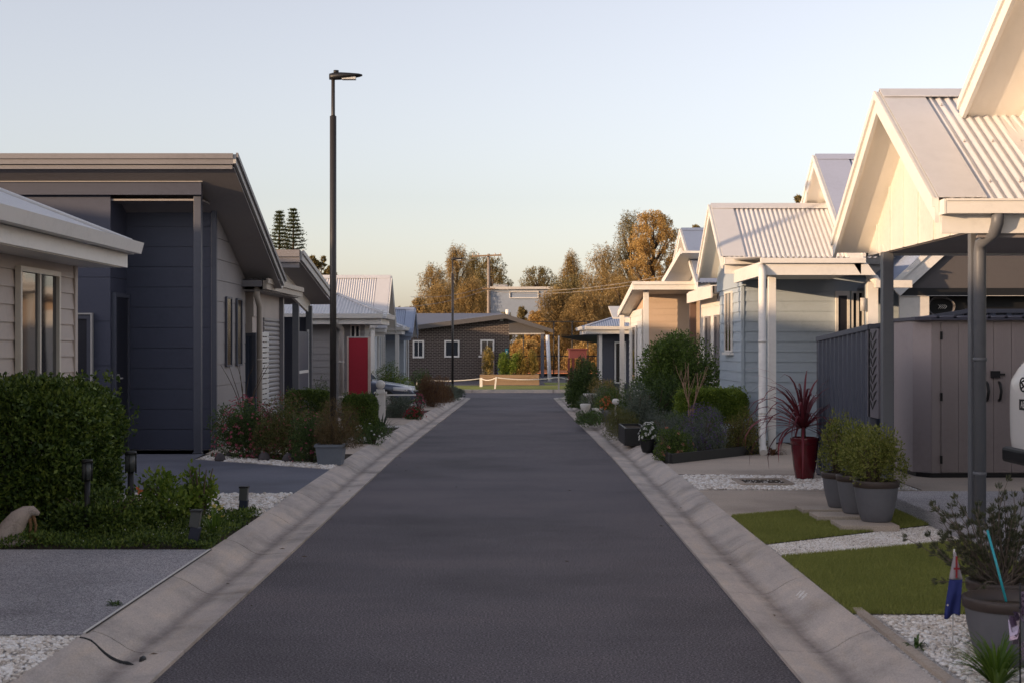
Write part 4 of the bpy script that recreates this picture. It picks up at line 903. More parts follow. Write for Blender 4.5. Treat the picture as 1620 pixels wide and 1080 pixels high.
MB().box(XX(800.5, YB), XX(802.5, YB), YB-.064, YB-.06, ZZ(558, YB), ZZ(554, YB)).build('sign_symbol', M_white, t)
MB().box(XX(791, YB), XX(796, YB), YB-.2, YB-.02, ZZ(508, YB), ZZ(504, YB)).build('security_camera', M_white, t)
MB().tube([(XX(803, 79), 79.5, 3.2), (XX(803, 79), 79.5, 3.55)], .12, 10).build('roof_vent', M_white, t)
t = thing('privacy_screen', 'brown panelled screen standing against the brick wall', 'screen', (XX(773, 77.2), 77.2, -.36))
MB().box(XX(763, 77.2), XX(782, 77.2), 77.2, 77.6, -.36, ZZ(555, 77.2)).box(XX(762, 77.2), XX(767, 77.2), 77.15, 77.2, -.36, ZZ(556, 77.2)).build('panel', paint('screen_brown', (.26, .2, .17), .7), t)
MB().box(XX(760, 77.4)-.1, XX(763, 77.4), 77.3, 77.6, ZZ(565, 77.2), ZZ(562, 77.2)).build('cap', M_white, t)
t = thing('bin', 'small blue bin against the brick wall near the corner', 'bin', (XX(790, 77), 77, -.36))
MB().box(XX(787, 77), XX(793, 77), 76.9, 77.3, -.36, ZZ(577, 77)).build('body', paint('bin_blue', (.06, .07, .2), .5), t); MB().box(XX(786.5, 77), XX(793.5, 77), 76.85, 77.35, ZZ(577, 77), ZZ(575.5, 77)).build('lid', M_dark2, t)
# shed in the trees (pale industrial building)
t = thing('warehouse', 'pale blue grey warehouse among the trees behind the brick building', 'building', (1, 122, -.4))
YW = 122.0
MB().box(XX(776, YW), XX(875, YW), YW, YW+12, -.4, ZZ(458, YW)).build('wall', paint('pale_shed_wall', (.22, .26, .33), .6), t)
MB().box(XX(775, YW), XX(877, YW), YW-.4, YW+12.4, ZZ(458, YW), ZZ(454, YW)).build('roof', M_lgrey, t)
m = MB(); m.box(XX(806, YW), XX(852, YW), YW-.12, YW, ZZ(462, YW), ZZ(461, YW)); m.box(XX(806, YW), XX(852, YW), YW-.12, YW, ZZ(472, YW), ZZ(471, YW)); m.box(XX(806, YW), XX(807, YW), YW-.1, YW, ZZ(471, YW), ZZ(462, YW)); m.box(XX(851, YW), XX(852, YW), YW-.1, YW, ZZ(471, YW), ZZ(462, YW)); m.build('window_frame', M_white, t)
MB().box(XX(780, YW), XX(803, YW), YW+2, YW+8, ZZ(454, YW), ZZ(449, YW)).build('roof_unit', M_lgrey, t)
# ================================================================== STREET FURNITURE
def lamp(x, y, h, label, yaw=0, scale=1.0):
    z = zl(y); t = thing('street_lamp', label, 'street lamp', (x, y, z), 'street lamps')
    c, s = math.cos(yaw), math.sin(yaw)
    MB().tube([(x, y, z), (x, y, h-.62), ], .044, 16).build('pole', paint('lamp_pole', (.03, .026, .024), .42, spec=.5), t)
    MB().tube([(x, y, h-.62), (x, y, h-.60), (x, y, h-.09)], [.03, .026, .024], 12).build('spigot', paint('lamp_pole', (.05, .04, .035), .38), t)
    m = MB(); sec = [(-.05, .035, .045), (.0, .06, .055), (.1, .085, .055), (.22, .09, .04), (.34, .07, .024), (.385, .03, .012)]; vs = []
    for (a, wd, th) in sec:
        zc = h-.10+.02*(a/.385)
        for j in range(12):
            q = 2*math.pi*j/12; lx = a*scale; ly = math.cos(q)*wd*scale; lz = math.sin(q)*th*(1 if math.sin(q) > 0 else .8)
            vs.append((x+lx*c-ly*s, y+lx*s+ly*c, zc+lz))
    n = len(sec); m.add(vs, [(i*12+j, i*12+(j+1) % 12, (i+1)*12+(j+1) % 12, (i+1)*12+j) for i in range(n-1) for j in range(12)]+[tuple(range(12))[::-1], tuple(range((n-1)*12, n*12))], True)
    hd = m.build('lamp_head', M_black, t)
    MB().tube([(x+.04*c, y+.04*s, h-.05), (x+.04*c, y+.04*s, h-.015)], .035, 12).build('photocell', M_black, hd)
    MB().box(x+.12*c-.0, x+.30*c+.001, y-.05, y+.05, h-.138, h-.10).build('lens', paint('lamp_lens', (.5, .5, .48), .3), hd)
    m = MB().tube([(x, y, z-.02), (x, y, z+.03)], .075, 12); m.build('base_flange', M_black, t)
lamp(XX(527, 18.8), 18.8, ZZ(110, 18.8), 'tall black street lamp on the left, its lit pole rising above the roofs')
lamp(XX(716, 51.5), 51.5, ZZ(406, 51.5), 'distant black street lamp in front of the brick building')
# power pole with wires
YP = 110.0; xp = XX(773, YP)
t = thing('power_pole', 'pale timber power pole with crossarms behind the brick building', 'power pole', (xp, YP, -.5))
MB().tube([(xp, YP, -.5), (xp, YP, ZZ(402, YP))], [.15, .10], 10).build('pole', paint('weathered_pole', (.24, .2, .17), .8), t)
MB().beam((xp-1.3, YP-.2, ZZ(406, YP)), (xp+1.0, YP-.2, ZZ(404, YP)), .12, .12).build('crossarm', M_wood, t); MB().beam((xp-.5, YP-.2, ZZ(457, YP)), (xp+.5, YP-.2, ZZ(457, YP)), .1, .1).build('crossarm', M_wood, t)
m = MB()
for dx in (-1.2, -.8, .5, .9): m.tube([(xp+dx, YP-.2, ZZ(405, YP)), (xp+dx, YP-.2, ZZ(401, YP))], .05, 8)
m.build('insulators', M_lgrey, t)
def wire(a, b, sag, label, r=.014):
    a, b = Vector(a), Vector(b); pts = [a.lerp(b, k/16)-Vector((0, 0, 4*sag*(k/16)*(1-k/16))) for k in range(17)]
    tag(MB().tube(pts, r, 5, cap=False).build('power_line', paint('wire', (.25, .22, .19), .4)), label, 'wire', 'power lines')
wire((XX(640, 90), 90, ZZ(486, 90)), (xp, YP, ZZ(457, YP)), .25, 'lower power line running left from the timber pole')
wire((XX(650, 92), 92, ZZ(470, 92)), (xp, YP, ZZ(452, YP)), .3, 'upper power line running left from the timber pole')
wire((xp, YP-.2, ZZ(405, YP)), (XX(720, 96), 96, ZZ(412, 96)), .15, 'high power line reaching the crossarm from the left')
wire((xp, YP, ZZ(456, YP)), (XX(1060, 70), 70, ZZ(435, 70)), .45, 'upper power line crossing right in front of the golden trees')
wire((xp, YP, ZZ(460, YP)), (XX(1060, 72), 72, ZZ(441, 72)), .45, 'lower power line crossing right in front of the golden trees')
# sleepers bed, rope fence
t = thing('sleeper_planter', 'low timber sleeper planter behind the rope fence', 'planter', (XX(806, 69.5), 69.5, -.36))
m = MB()
for k in range(3): m.box(XX(759, 69.5), XX(853, 69.5), 69.5, 69.7, -.36+k*.17, -.36+k*.17+.163)
m.box(XX(759, 69.5), XX(759, 69.5)+.2, 69.7, 72, -.36, .14); m.box(XX(853, 69.5)-.2, XX(853, 69.5), 69.7, 72, -.36, .14); m.build('sleepers', M_wood, t)
MB().box(XX(760, 69.7), XX(852, 69.7), 69.72, 72, -.3, .1).build('soil', M_soil, t)
t = thing('rope_fence', 'white post and rope fence along the verge at the street end', 'fence', (0, 64, -.36))
pp = [(660, 66.5, 598), (761, 66.5, 597), (785, 63.5, 595.5), (884, 63.5, 595), (950, 64, 598)]
tp = []
for i, (px, y, py) in enumerate(pp):
    x = XX(px, y); lean = .0 if i != 2 else -.06; top = ZZ(py, y)
    MB().beam((x+lean, y, -.38), (x, y, top), .13 if i == 1 else .07, .10, up=(0, 1, 0)).build('post', M_cream, t); tp.append(Vector((x, y, top-.03)))
for a, b in zip(tp[:-1], tp[1:]):
    MB().tube([a.lerp(b, k/12)-Vector((0, 0, 4*.10*(k/12)*(1-k/12))) for k in range(13)], .022, 6).build('rope', M_cream, t)
# pool fence
t = thing('pool_fence', 'black tubular pool fence behind the brick building verandah', 'fence', (3, 82, -.36))
yF = 84.0
MB().box(XX(806, yF), XX(960, yF), yF-.02, yF+.02, ZZ(563, yF)-.03, ZZ(563, yF)+.03).build('rail', M_black, t); MB().box(XX(806, yF), XX(960, yF), yF-.02, yF+.02, ZZ(595, yF), ZZ(595, yF)+.05).build('rail', M_black, t)
m = MB()
for k in range(50):
    x = XX(806, yF)+k*.117; m.box(x-.01, x+.01, yF-.01, yF+.01, -.36, ZZ(562, yF))
o = m.build('pickets', M_black, t)
for k in range(5): x = XX(806, yF)+k*1.45; MB().box(x-.04, x+.04, yF-.04, yF+.04, -.36, ZZ(561, yF)).build('post', M_black, t)
t = thing('court_fence', 'tall black mesh sports court fence in front of the golden trees', 'fence', (6, 95, -.36)); yC = 95.0
for px in (828, 876, 905, 930, 962, 1000): MB().tube([(XX(px, yC), yC, -.36), (XX(px, yC), yC, ZZ(509, yC))], .035, 6).build('post', M_black, t)
MB().box(XX(828, yC), XX(1000, yC), yC-.03, yC+.03, ZZ(509.5, yC), ZZ(508, yC)).build('rail', M_black, t); MB().box(XX(828, yC), XX(1000, yC), yC-.03, yC+.03, ZZ(531, yC), ZZ(530, yC)).build('rail', M_black, t)
MB().box(XX(806, 97), XX(960, 97), 97, 97.1, -.3, ZZ(590, 97)).build('hoarding', M_court, t, label='orange low hoarding')
t = thing('verandah_pole', 'white leaning steel pole beside the brick building verandah', 'pole', (XX(869, 76), 76, -.36))
MB().tube([(XX(869.5, 76), 76, -.36), (XX(866, 76), 76, ZZ(530, 76))], .1, 12).build('pole', paint('pole_white', (.6, .62, .66), .4), t)
t = thing('shade_sail', 'dark blue shade sail stretched beyond the street corner', 'shade sail', (XX(915, 66), 66, 1.5))
m = MB(); a, b, c, d_ = (XX(884, 62), 62, ZZ(533, 62)), (XX(946, 62), 62, ZZ(528, 62)), (XX(946, 66), 66, ZZ(543, 66)), (XX(915, 70), 70, ZZ(538, 70))
vs = []; n = 8
for i in range(n+1):
    for j in range(n+1):
        u, v = i/n, j/n; p = Vector(a).lerp(Vector(b), u).lerp(Vector(d_).lerp(Vector(c), u), v); p.z -= .25*math.sin(math.pi*u)*math.sin(math.pi*v)*.4; vs.append(p)
m.add(vs, [(i*(n+1)+j, (i+1)*(n+1)+j, (i+1)*(n+1)+j+1, i*(n+1)+j+1) for i in range(n) for j in range(n)], True); m.build('sail', paint('sail_blue', (.012, .03, .10), .8), t)
MB().tube([(XX(947, 62), 62, -.36), (XX(947, 62), 62, 2.2)], .05, 8).tube([(XX(884, 62), 62, -.36), (XX(884, 62), 62, 1.98)], .03, 8).build('post', M_lgrey, t)
t = thing('play_house', 'red timber playground cubby behind the dark ivy shrub', 'playground', (XX(912, 65), 65, -.36))
MB().box(XX(901, 65), XX(928, 65), 65, 66.2, ZZ(566, 65), ZZ(552, 65)).box(XX(899, 65), XX(930, 65), 64.9, 66.3, ZZ(553, 65), ZZ(551, 65)).build('roof', paint('faded_red', (.13, .035, .04), .6), t)
for px in (900, 907, 921, 929): MB().box(XX(px, 65)-.05, XX(px, 65)+.05, 65.0, 65.1, -.36, ZZ(566, 65)).build('post', paint('dark_red', (.05, .008, .012), .6), t)
MB().box(XX(900, 65), XX(912, 65), 65.1, 65.2, -.36, ZZ(582, 65)).build('panel', paint('dark_red', (.05, .008, .012), .6), t)
# ================================================================== CARS
def car(label, x, y, z, L=4.2, W=1.72, H=1.48, paintm=None, hood=.92, hatch=True, plate=None, rear_detail=True):
    """x = rear end, front points to +X"""
    t = thing('parked_car', label, 'car', (x, y, z))
    st_ = [ # t along length, half width at mid, z under, z sill-shoulder, z top (belt), z roof, half width roof
        (0.00, .60, .46, .78, .95, .95, .50), (.012, .74, .34, .72, 1.10, 1.12, .62), (.03, .82, .30, .70, 1.00, 1.24, .66), (.07, .855, .26, .66, .98, H-.10, .64), (.13, .86, .2, .64, .96, H-.03, .63),
        (.25, .86, .19, .62, .95, H, .62), (.45, .86, .19, .62, .93, H, .61), (.58, .86, .19, .62, .92, H-.10, .60), (.68, .86, .19, .62, hood, hood+.12, .62), (.74, .86, .2, .62, hood-.01, hood+.02, .68), (.86, .85, .22, .60, hood-.06, hood-.04, .70), (.95, .78, .26, .56, hood-.14, hood-.12, .62), (.985, .68, .30, .54, hood-.22, hood-.2, .54), (1.0, .55, .36, .52, hood-.34, hood-.32, .44)]
    vs = []; n = 14
    for (f, hw, zu, zs_, zb, zt, hr) in st_:
        hw *= W/1.72; hr *= W/1.72; ring = [(hw*.78, zu), (hw*.97, zu+.06), (hw, zs_), (hw*.985, zb-.03), (hw*.94, zb), (hr, zt-.04 if zt-zb > .06 else zb+(zt-zb)*.6), (hr*.8, zt)]
        full = ring+[(-a, b) for a, b in ring[::-1]]
        for a, b in full: vs.append((x+L*f, y+a, z+b))
    k = len(st_); fs = [(i*n+j, (i+1)*n+j, (i+1)*n+(j+1) % n, i*n+(j+1) % n) for i in range(k-1) for j in range(n)]+[tuple(range(n)), tuple(range((k-1)*n, k*n))[::-1]]
    m = MB().add(vs, fs, True); b_ = m.build('body', paintm, t); sb = b_.modifiers.new('sub', 'SUBSURF'); sb.levels = sb.render_levels = 2
    for fx in (.19, .80):
        for s in (-1, 1):
            yy = y+s*(W/2-.09); c = (x+L*fx, yy, z+.31); m = MB()
            m.tube([(c[0], yy-.1, c[2]), (c[0], yy+.1, c[2])], .31, 28); w_ = m.build('wheel', M_black, t)
            MB().tube([(c[0], yy+s*.10, c[2]), (c[0], yy+s*.108, c[2])], .2, 20).build('rim', M_lgrey, w_)
    g = MB(); hr = .635*W/1.72
    g.slab([(x+L*.60, y-hr*.86, z+H-.09), (x+L*.60, y+hr*.86, z+H-.09), (x+L*.715, y+hr*1.05, z+hood+.05), (x+L*.715, y-hr*1.05, z+hood+.05)], .03, (.6, 0, .8)); g.build('windscreen', M_gl, t)
    g = MB(); g.slab([(x+L*.10, y-hr*.85, z+H-.11), (x+L*.10, y+hr*.85, z+H-.11), (x+.13, y+hr*.95, z+1.16), (x+.13, y-hr*.95, z+1.16)][::-1], .04, (-.9, 0, .3)); g.build('rear_window', M_gl, t)
    for s in (-1, 1):
        g = MB(); yy = y+s*(W/2*.985)
        g.slab([(x+L*.12, yy, z+.98), (x+L*.66, yy, z+.96), (x+L*.585, y+s*hr*1.02, z+H-.13), (x+L*.15, y+s*hr*1.04, z+H-.10)], .012, (0, s, .3)); g.build('side_window', M_gl, t)
        # headlights
        h = MB(); pts = []
        for i in range(7):
            a = i/6; pts.append((x+L*(.86+.115*a), y+s*W/2*(.985-.22*a*a)+s*.0, z+hood-.165-.03*a))
        vs = []
        for i, p in enumerate(pts): hh = .055*(1-.35*abs(i/6-.6)); vs += [(p[0], p[1], p[2]-hh), (p[0]-.01, p[1]-s*.02, p[2]+hh)]
        h.add(vs, [(2*i, 2*i+2, 2*i+3, 2*i+1) for i in range(6)], True); o = h.build('headlight', paint('lamp_glass', (.75, .77, .8), .08, spec=.9, var=.02, dirt=0), t)
        md = o.modifiers.new('solid', 'SOLIDIFY'); md.thickness = .05; md.offset = 0
        if rear_detail: r_ = MB().box(x-.005, x+.05, y+s*W/2*.62, y+s*W/2*.86, z+.86, z+1.05).build('tail_light', M_red, t, bevel=.02)
    MB().box(x-.03, x+.06, y-W*.42, y+W*.42, z+.30, z+.44).build('rear_bumper', M_black, t, bevel=.03)
    MB().box(x+L-.05, x+L+.012, y-W*.25, y+W*.25, z+.42, z+.56).build('grille', M_black, t, bevel=.02)
    return t
car('dark silver sedan parked in the driveway past the white ball pillar', -6.72, 39.0, zl(39)-.10, L=4.15, H=1.35, hood=.80, paintm=paint('silver_paint', (.10, .12, .17), .22, metal=.3, spec=.6, var=.02, dirt=0))
cz = .235
t = car('white hatchback parked in the carport at the right edge', 4.52, 12.3, cz, rear_detail=False, L=4.1, H=1.52, paintm=paint('car_white', (.75, .73, .71), .22, spec=.6, var=.02, dirt=0))
xq = 4.52
# badge and plate on the tailgate
m = MB(); cy, czz = 12.45, ZZ(608, 12.4)
m.tube([(xq-.035, cy+math.cos(a)*.075, czz+math.sin(a)*.06) for a in np.linspace(0, 6.283, 20)], .007, 6)
m.tube([(xq-.04, cy-.035, czz+.035), (xq-.04, cy+.03, czz+.02), (xq-.04, cy-.03, czz-.015), (xq-.04, cy+.035, czz-.035)], .009, 6); m.build('badge', M_black, t)
MB().box(xq-.055, xq-.03, 12.12, 12.49, ZZ(649, 12.3), ZZ(632, 12.3)).build('plate', M_black, t)
def text(s, size, loc, rot, mat, parent, name='lettering', ext=.001):
    cu = bpy.data.curves.new(name, 'FONT'); cu.body = s; cu.size = size; cu.extrude = ext; cu.align_x = 'CENTER'; cu.align_y = 'CENTER'
    o = bpy.data.objects.new(name, cu); col.objects.link(o); o.rotation_euler = rot; org = Vector((0,0,0)); q = parent
    while q is not None: org += q.location; q = q.parent
    bpy.context.view_layer.update(); me = bpy.data.meshes.new_from_object(o.evaluated_get(bpy.context.evaluated_depsgraph_get())); me.materials.clear(); me.materials.append(mat)
    q = bpy.data.objects.new(name, me); col.objects.link(q); q.rotation_euler = rot; q.location = Vector(loc)-org; q.parent = parent; bpy.data.objects.remove(o); return q
text('AE31GE', .085, (xq-.058, 12.30, ZZ(640.5, 12.3)), (R(90), 0, R(-90)), M_white, t, 'plate_lettering')
# ================================================================== POTS, BOLLARDS, ORNAMENTS
def pot(label, x, y, r, h, z=None, tilt=0, rim=None, body=None, cat='pot', group='two tone grey garden pots', k=32):
    z = zl(y) if z is None else z; t = thing('plant_pot', label, cat, (x, y, z), group)
    hb = h*.83
    MB().lathe((x, y, z), [(0, 0), (r*.60, 0), (r*.66, .01), (r*.80, h*.3), (r*.91, h*.62), (r*.95, hb)], k).build('pot_body', body or M_pot, t)
    MB().lathe((x, y, z), [(r*.95, hb), (r*1.0, hb+.004), (r*1.02, h-.01), (r*1.0, h), (r*.93, h), (r*.90, h-.05), (r*.88, h-.07)], k).build('rim', rim or M_rim, t)
    MB().lathe((x, y, z), [(r*.9, h-.05), (0, h-.045)], k).build('soil', M_soil, t)
    return t
def pad(label, x, y, s=.22, d=.2):
    tag(MB().box(x-s, x+s, y-d, y+d, .115, .165).build('paver', M_conc, bevel=.004), label, 'paver', 'square pavers under the pots')
M_leafy = leafm('box_leaf', [(.06, .08, .014), (.12, .15, .025), (.21, .22, .05), (.30, .30, .09)], .3)
pad('nearest square paver under the front pot', 2.86, 11.5, .23, .2); pad('middle paver of the three in the lawn', 2.77, 12.08, .2, .17); pad('farthest paver of the three in the lawn', 2.75, 12.58, .2, .17)
pot('front of the three grey pots on the lawn', XX(1386, 11.6), 11.6, .185, .335, .165)
pot('middle grey pot mostly hidden behind the front one', XX(1354, 12.15), 12.15, .165, .33, .165)
pot('back grey pot nearest the steel fence', XX(1330, 12.6), 12.6, .165, .31, .165)
shrub('potted_shrub', 'bushy yellow green box plant in the front grey pot', XX(1381, 11.6), 11.6, .28, .26, .50, M_leafy, 6500, (.012, .024), 60, 11, z0=.44, cat='plant', floor=1, up=.8)
shrub('potted_shrub', 'green box plant in the middle pot behind the front one', XX(1352, 12.15), 12.15, .2, .2, .50, M_leafy, 3500, (.012, .024), 40, 12, z0=.44, cat='plant', floor=1, up=.8)
shrub('potted_shrub', 'loose upright box plant in the back pot by the fence', XX(1324, 12.6), 12.6, .17, .17, .56, M_leafy, 3800, (.012, .024), 40, 13, z0=.43, cat='plant', floor=1, up=.9)
M_mar = paint('maroon_glaze', (.10, .008, .012), .18, spec=.6)
t = pot('tall glossy maroon pot by the end of the steel fence', XX(1273, 15.75), 15.75, .155, .46, body=M_mar, rim=M_mar, group=None)
def strappy(name, label, x, y, z, n, L, wd, mat, seed, arch=.9, cat='plant', lean=1.0, up0=.4, group=None, trunk=0):
    t = thing(name, label, cat, (x, y, z), group); r = random.Random(seed); m = MB()
    for k in range(n):
        a = r.uniform(0, 6.283); el = r.uniform(up0, 1.45); l = L*r.uniform(.65, 1.1); dx, dy = math.cos(a), math.sin(a); p = Vector((x+dx*.02, y+dy*.02, z+trunk*r.uniform(.8, 1))); vs = []; N = 7; e = el
        sx, sy = -dy, dx
        for i in range(N+1):
            ww = wd*(1-(i/N)**2.2)*.5+.0008; vs += [(p.x+sx*ww, p.y+sy*ww, p.z), (p.x-sx*ww, p.y-sy*ww, p.z+ww*.3)]
            p = p+Vector((dx*math.cos(e), dy*math.cos(e), math.sin(e)))*l/N; e -= arch*r.uniform(.6, 1.3)*(2.2*i/N/N+.06)*2
        m.add(vs, [(2*i, 2*i+1, 2*i+3, 2*i+2) for i in range(N)], True)
    m.build('leaves', mat, t)
    if trunk: MB().tube([(x, y, z), (x, y, z+trunk)], [.03, .022], 8).build('stem', M_bark, t)
    return t
strappy('cordyline', 'red leaved cordyline arching out of the maroon pot', XX(1271, 15.75), 15.75, .56, 74, .98, .030, leafm('cordyline_red', [(.06, .015, .02), (.13, .025, .035), (.25, .045, .06), (.07, .035, .04)], .3), 5, arch=.85, up0=-.15, trunk=.14)
# big pots bottom right
pot('large grey pot with brown rim at the bottom right corner', 2.31, 6.62, .20, .31)
pot('second large pot behind the corner pot, under the dry shrub', 2.46, 7.15, .165, .30)
t = thing('dry_shrub', 'twiggy grey green shrub spilling from the pots at bottom right', 'shrub', (2.46, 7.15, .38)); r = random.Random(3); m = MB(); lp0 = []; ld = []
for k in range(100):
    a = r.uniform(0, 6.283); L = r.uniform(.28, .60)*(1.0 if math.cos(a) < 0 else .85); p = Vector((2.46+r.uniform(-.05, .05), 7.15+r.uniform(-.05, .05), .38)); pts = [p.copy()]; e = r.uniform(.15, 1.35)
    for i in range(7):
        p = p+Vector((math.cos(a)*math.cos(e), math.sin(a)*math.cos(e)*.7, math.sin(e)))*L/7; a += r.uniform(-.25, .25); e += r.uniform(-.2, .22); pts.append(p.copy())
        if i > 1:
            for q in range(34 if i > 3 else 8):
                o = Vector((r.gauss(0, 1), r.gauss(0, 1), r.gauss(0, 1))).normalized(); lp0.append(tuple(p+o*.008)); ld.append(tuple(o*.6+Vector((math.cos(a)*math.cos(e), math.sin(a)*math.cos(e), math.sin(e)))))
    m.tube(pts, [.0045-.0004*i for i in range(8)], 5)
m.build('twigs', paint('twig_grey', (.14, .11, .09), .9), t)
v, f = leafquads(np.array(lp0), np.array(ld), .005, .026, rng(5)); raw('foliage', v, f, leafm('dry_leaf', [(.04, .05, .03), (.08, .09, .05), (.13, .12, .07)], .2), t)
t = thing('plant_stake', 'bright cyan plant stake leaning in the corner pot', 'stake', (2.3, 6.6, .4))
MB().tube([(XX(1592, 6.6), 6.6, ZZ(951, 6.6)), (XX(1577, 6.65), 6.65, ZZ(893, 6.65)), (XX(1562, 6.7), 6.7, ZZ(838, 6.7))], .006, 8).build('stake', paint('cyan', (.03, .36, .42), .4), t)
# rolled flag on a stick
t = thing('flag', 'small blue flag with red and white canton hanging on a stick by the corner pot', 'flag', (XX(1507, 6.75), 6.75, .2))
xf, yf = XX(1510, 6.75), 6.75
MB().tube([(xf-.004, yf+.02, .118), (xf, yf+.004, ZZ(868, yf))], .0035, 6).build('stick', M_white, t)
def cloth(z0, z1, xa, xb, mat, name, seed):
    m = MB(); n, k = 14, 12; vs = []
    for i in range(k+1):
        fz = i/k; z = z0+(z1-z0)*fz
        for j in range(n+1):
            u = j/n; x = xa(fz)+(xb(fz)-xa(fz))*u; yy = yf-.004+.006*math.sin(u*8+fz*2.5+seed)*(.4+fz); vs.append((x, yy, z-(.012*math.sin(u*5+1) if i == k and seed else 0)))
    m.add(vs, [(i*(n+1)+j, i*(n+1)+j+1, (i+1)*(n+1)+j+1, (i+1)*(n+1)+j) for i in range(k) for j in range(n)], True)
    o = m.build(name, mat, t); md = o.modifiers.new('solid', 'SOLIDIFY'); md.thickness = .0015; return o
cloth(ZZ(872, yf), ZZ(915, yf), lambda f: xf-.003-.022*f, lambda f: xf+.006+.030*f, paint('flag_white', (.30, .27, .29), .8), 'canton', 0)
cloth(ZZ(915.5, yf), ZZ(974, yf), lambda f: xf-.025-.026*f, lambda f: xf+.037-.015*f, paint('flag_blue', (.02, .03, .15), .8), 'cloth', 1)
m = MB(); 
m.box(xf-.010, xf+.018, yf-.024, yf-.019, ZZ(899, yf), ZZ(896, yf))
m.box(xf-.001, xf+.007, yf-.025, yf-.0195, ZZ(912, yf), ZZ(878, yf)); m.build('cross', paint('flag_red', (.25, .02, .025), .8), t)
m = MB(); c = Vector((XX(1497, yf), yf-.022, ZZ(955, yf))); m.add([c]+[c+Vector((math.cos(math.pi/7*i)*(.006 if i % 2 else .003), 0, math.sin(math.pi/7*i)*(.006 if i % 2 else .003))) for i in range(14)], [(0, 1+i, 1+(i+1) % 14) for i in range(14)]); m.build('star', M_white, t)
strappy('grass_tuft', 'bright green strappy tuft in front of the corner pot', XX(1577, 6.2), 6.2, .12, 150, .26, .009, leafm('strap_green', [(.04, .09, .01), (.09, .16, .02), (.16, .24, .04)], .3), 8, arch=.5, up0=.7)
t = strappy('weed', 'small green weed in the white pebbles near the kerb', XX(1445, 7.0), 6.95, .125, 26, .075, .014, leafm('weed_green', [(.03, .06, .015), (.07, .12, .03)], .2), 9, arch=.9, up0=.1)
tag(MB().lathe((XX(1512, 6.05), 6.05, .12), [(0, 0), (.05, .0), (.055, .02), (.04, .045), (.02, .06), (0, .062)], 9, .8).build('garden_rock', paint('rock', (.28, .25, .23), .9, var=.3)), 'grey rock on the pebbles in front of the corner pot', 'rock')
t = thing('garden_pinwheel', 'silver and purple foil ornament at the right bottom edge', 'ornament', (XX(1612, 6.1), 6.1, .12)); m = MB(); xo = XX(1614, 6.1)
for k in range(12):
    a = k*.53; z = .30+.022*k; m.add([(xo, 6.1, z), (xo+math.cos(a)*.05, 6.1+math.sin(a)*.05, z+.01), (xo+math.cos(a+.5)*.045, 6.1+math.sin(a+.5)*.045, z-.06), (xo+math.cos(a+.3)*.012, 6.1+math.sin(a+.3)*.012, z-.05)], [(0, 1, 2, 3)], True)
m.build('vanes', paint('foil', (.3, .24, .33), .2, metal=.8), t); MB().tube([(xo, 6.1, .12), (xo, 6.1, .58)], .004, 6).build('stem', M_black, t)
# pit cover
t = thing('pit_cover', 'dark square drain pit cover set in the white pebbles', 'drain cover', (2.95, 15.2, .12)); m = MB()
x0, x1 = XX(1166, 15.2), XX(1250, 15.2); m.box(x0, x1, 14.95, 15.02, .12, .145).box(x0, x1, 15.5, 15.57, .12, .145).box(x0, x0+.06, 15.02, 15.5, .12, .145).box(x1-.06, x1, 15.02, 15.5, .12, .145); m.build('frame', M_conc, t)
MB().box(x0+.06, x1-.06, 15.02, 15.5, .115, .132).build('lid', M_soil, t)
# left: bollards
def bollard(label, x, y, h, lean=0, sq=False, lum=False, w_=.055):
    z = zl(y); t = thing('bollard_light', label, 'garden light', (x, y, z), 'black garden bollard lights'); tx = x+lean
    if sq: 
        MB().beam((x, y, z), (tx, y, z+h*.55), w_, w_).build('body', paint('bollard_blue', (.02, .024, .045), .5), t); MB().beam((x+lean*.55, y, z+h*.55), (tx+lean*.1, y, z+h), w_*1.0, w_).build('lens', paint('bollard_lens', (.07, .075, .075), .3), t)
        MB().beam((tx+lean*.1, y, z+h), (tx+lean*.1, y, z+h+.015), w_*1.15, w_*1.15).build('cap', M_black, t)
    else:
        MB().tube([(x, y, z), (tx, y, z+h*.74)], w_*.42, 12).build('body', M_black, t)
        MB().tube([(tx, y, z+h*.74), (tx, y, z+h*.96)], w_*.62, 14).build('lens', paint('bollard_lens', (.07, .075, .075), .3), t)
        m = MB().tube([(tx, y, z+h*.96), (tx, y, z+h)], [w_*.8, w_*.7], 14)
        for k in range(4): a = k*1.57; m.tube([(tx+math.cos(a)*w_*.66, y+math.sin(a)*w_*.66, z+h*.72), (tx+math.cos(a)*w_*.66, y+math.sin(a)*w_*.66, z+h*.97)], .006, 5)
        m.build('cap', M_black, t)
bollard('black bollard light in front of the big hedge', XX(138, 10.95), 10.95, .60)
bollard('black bollard light at the right end of the big hedge', XX(207, 11.4), 11.4, .63, w_=.062)
bollard('square black bollard light at the corner of the weeds, leaning', XX(304, 10.5), 10.5, .25, .03, True, w_=.07)
bollard('short black bollard light on the white pebbles by the kerb', XX(384, 12.4), 12.4, .235, .012, True, w_=.07)
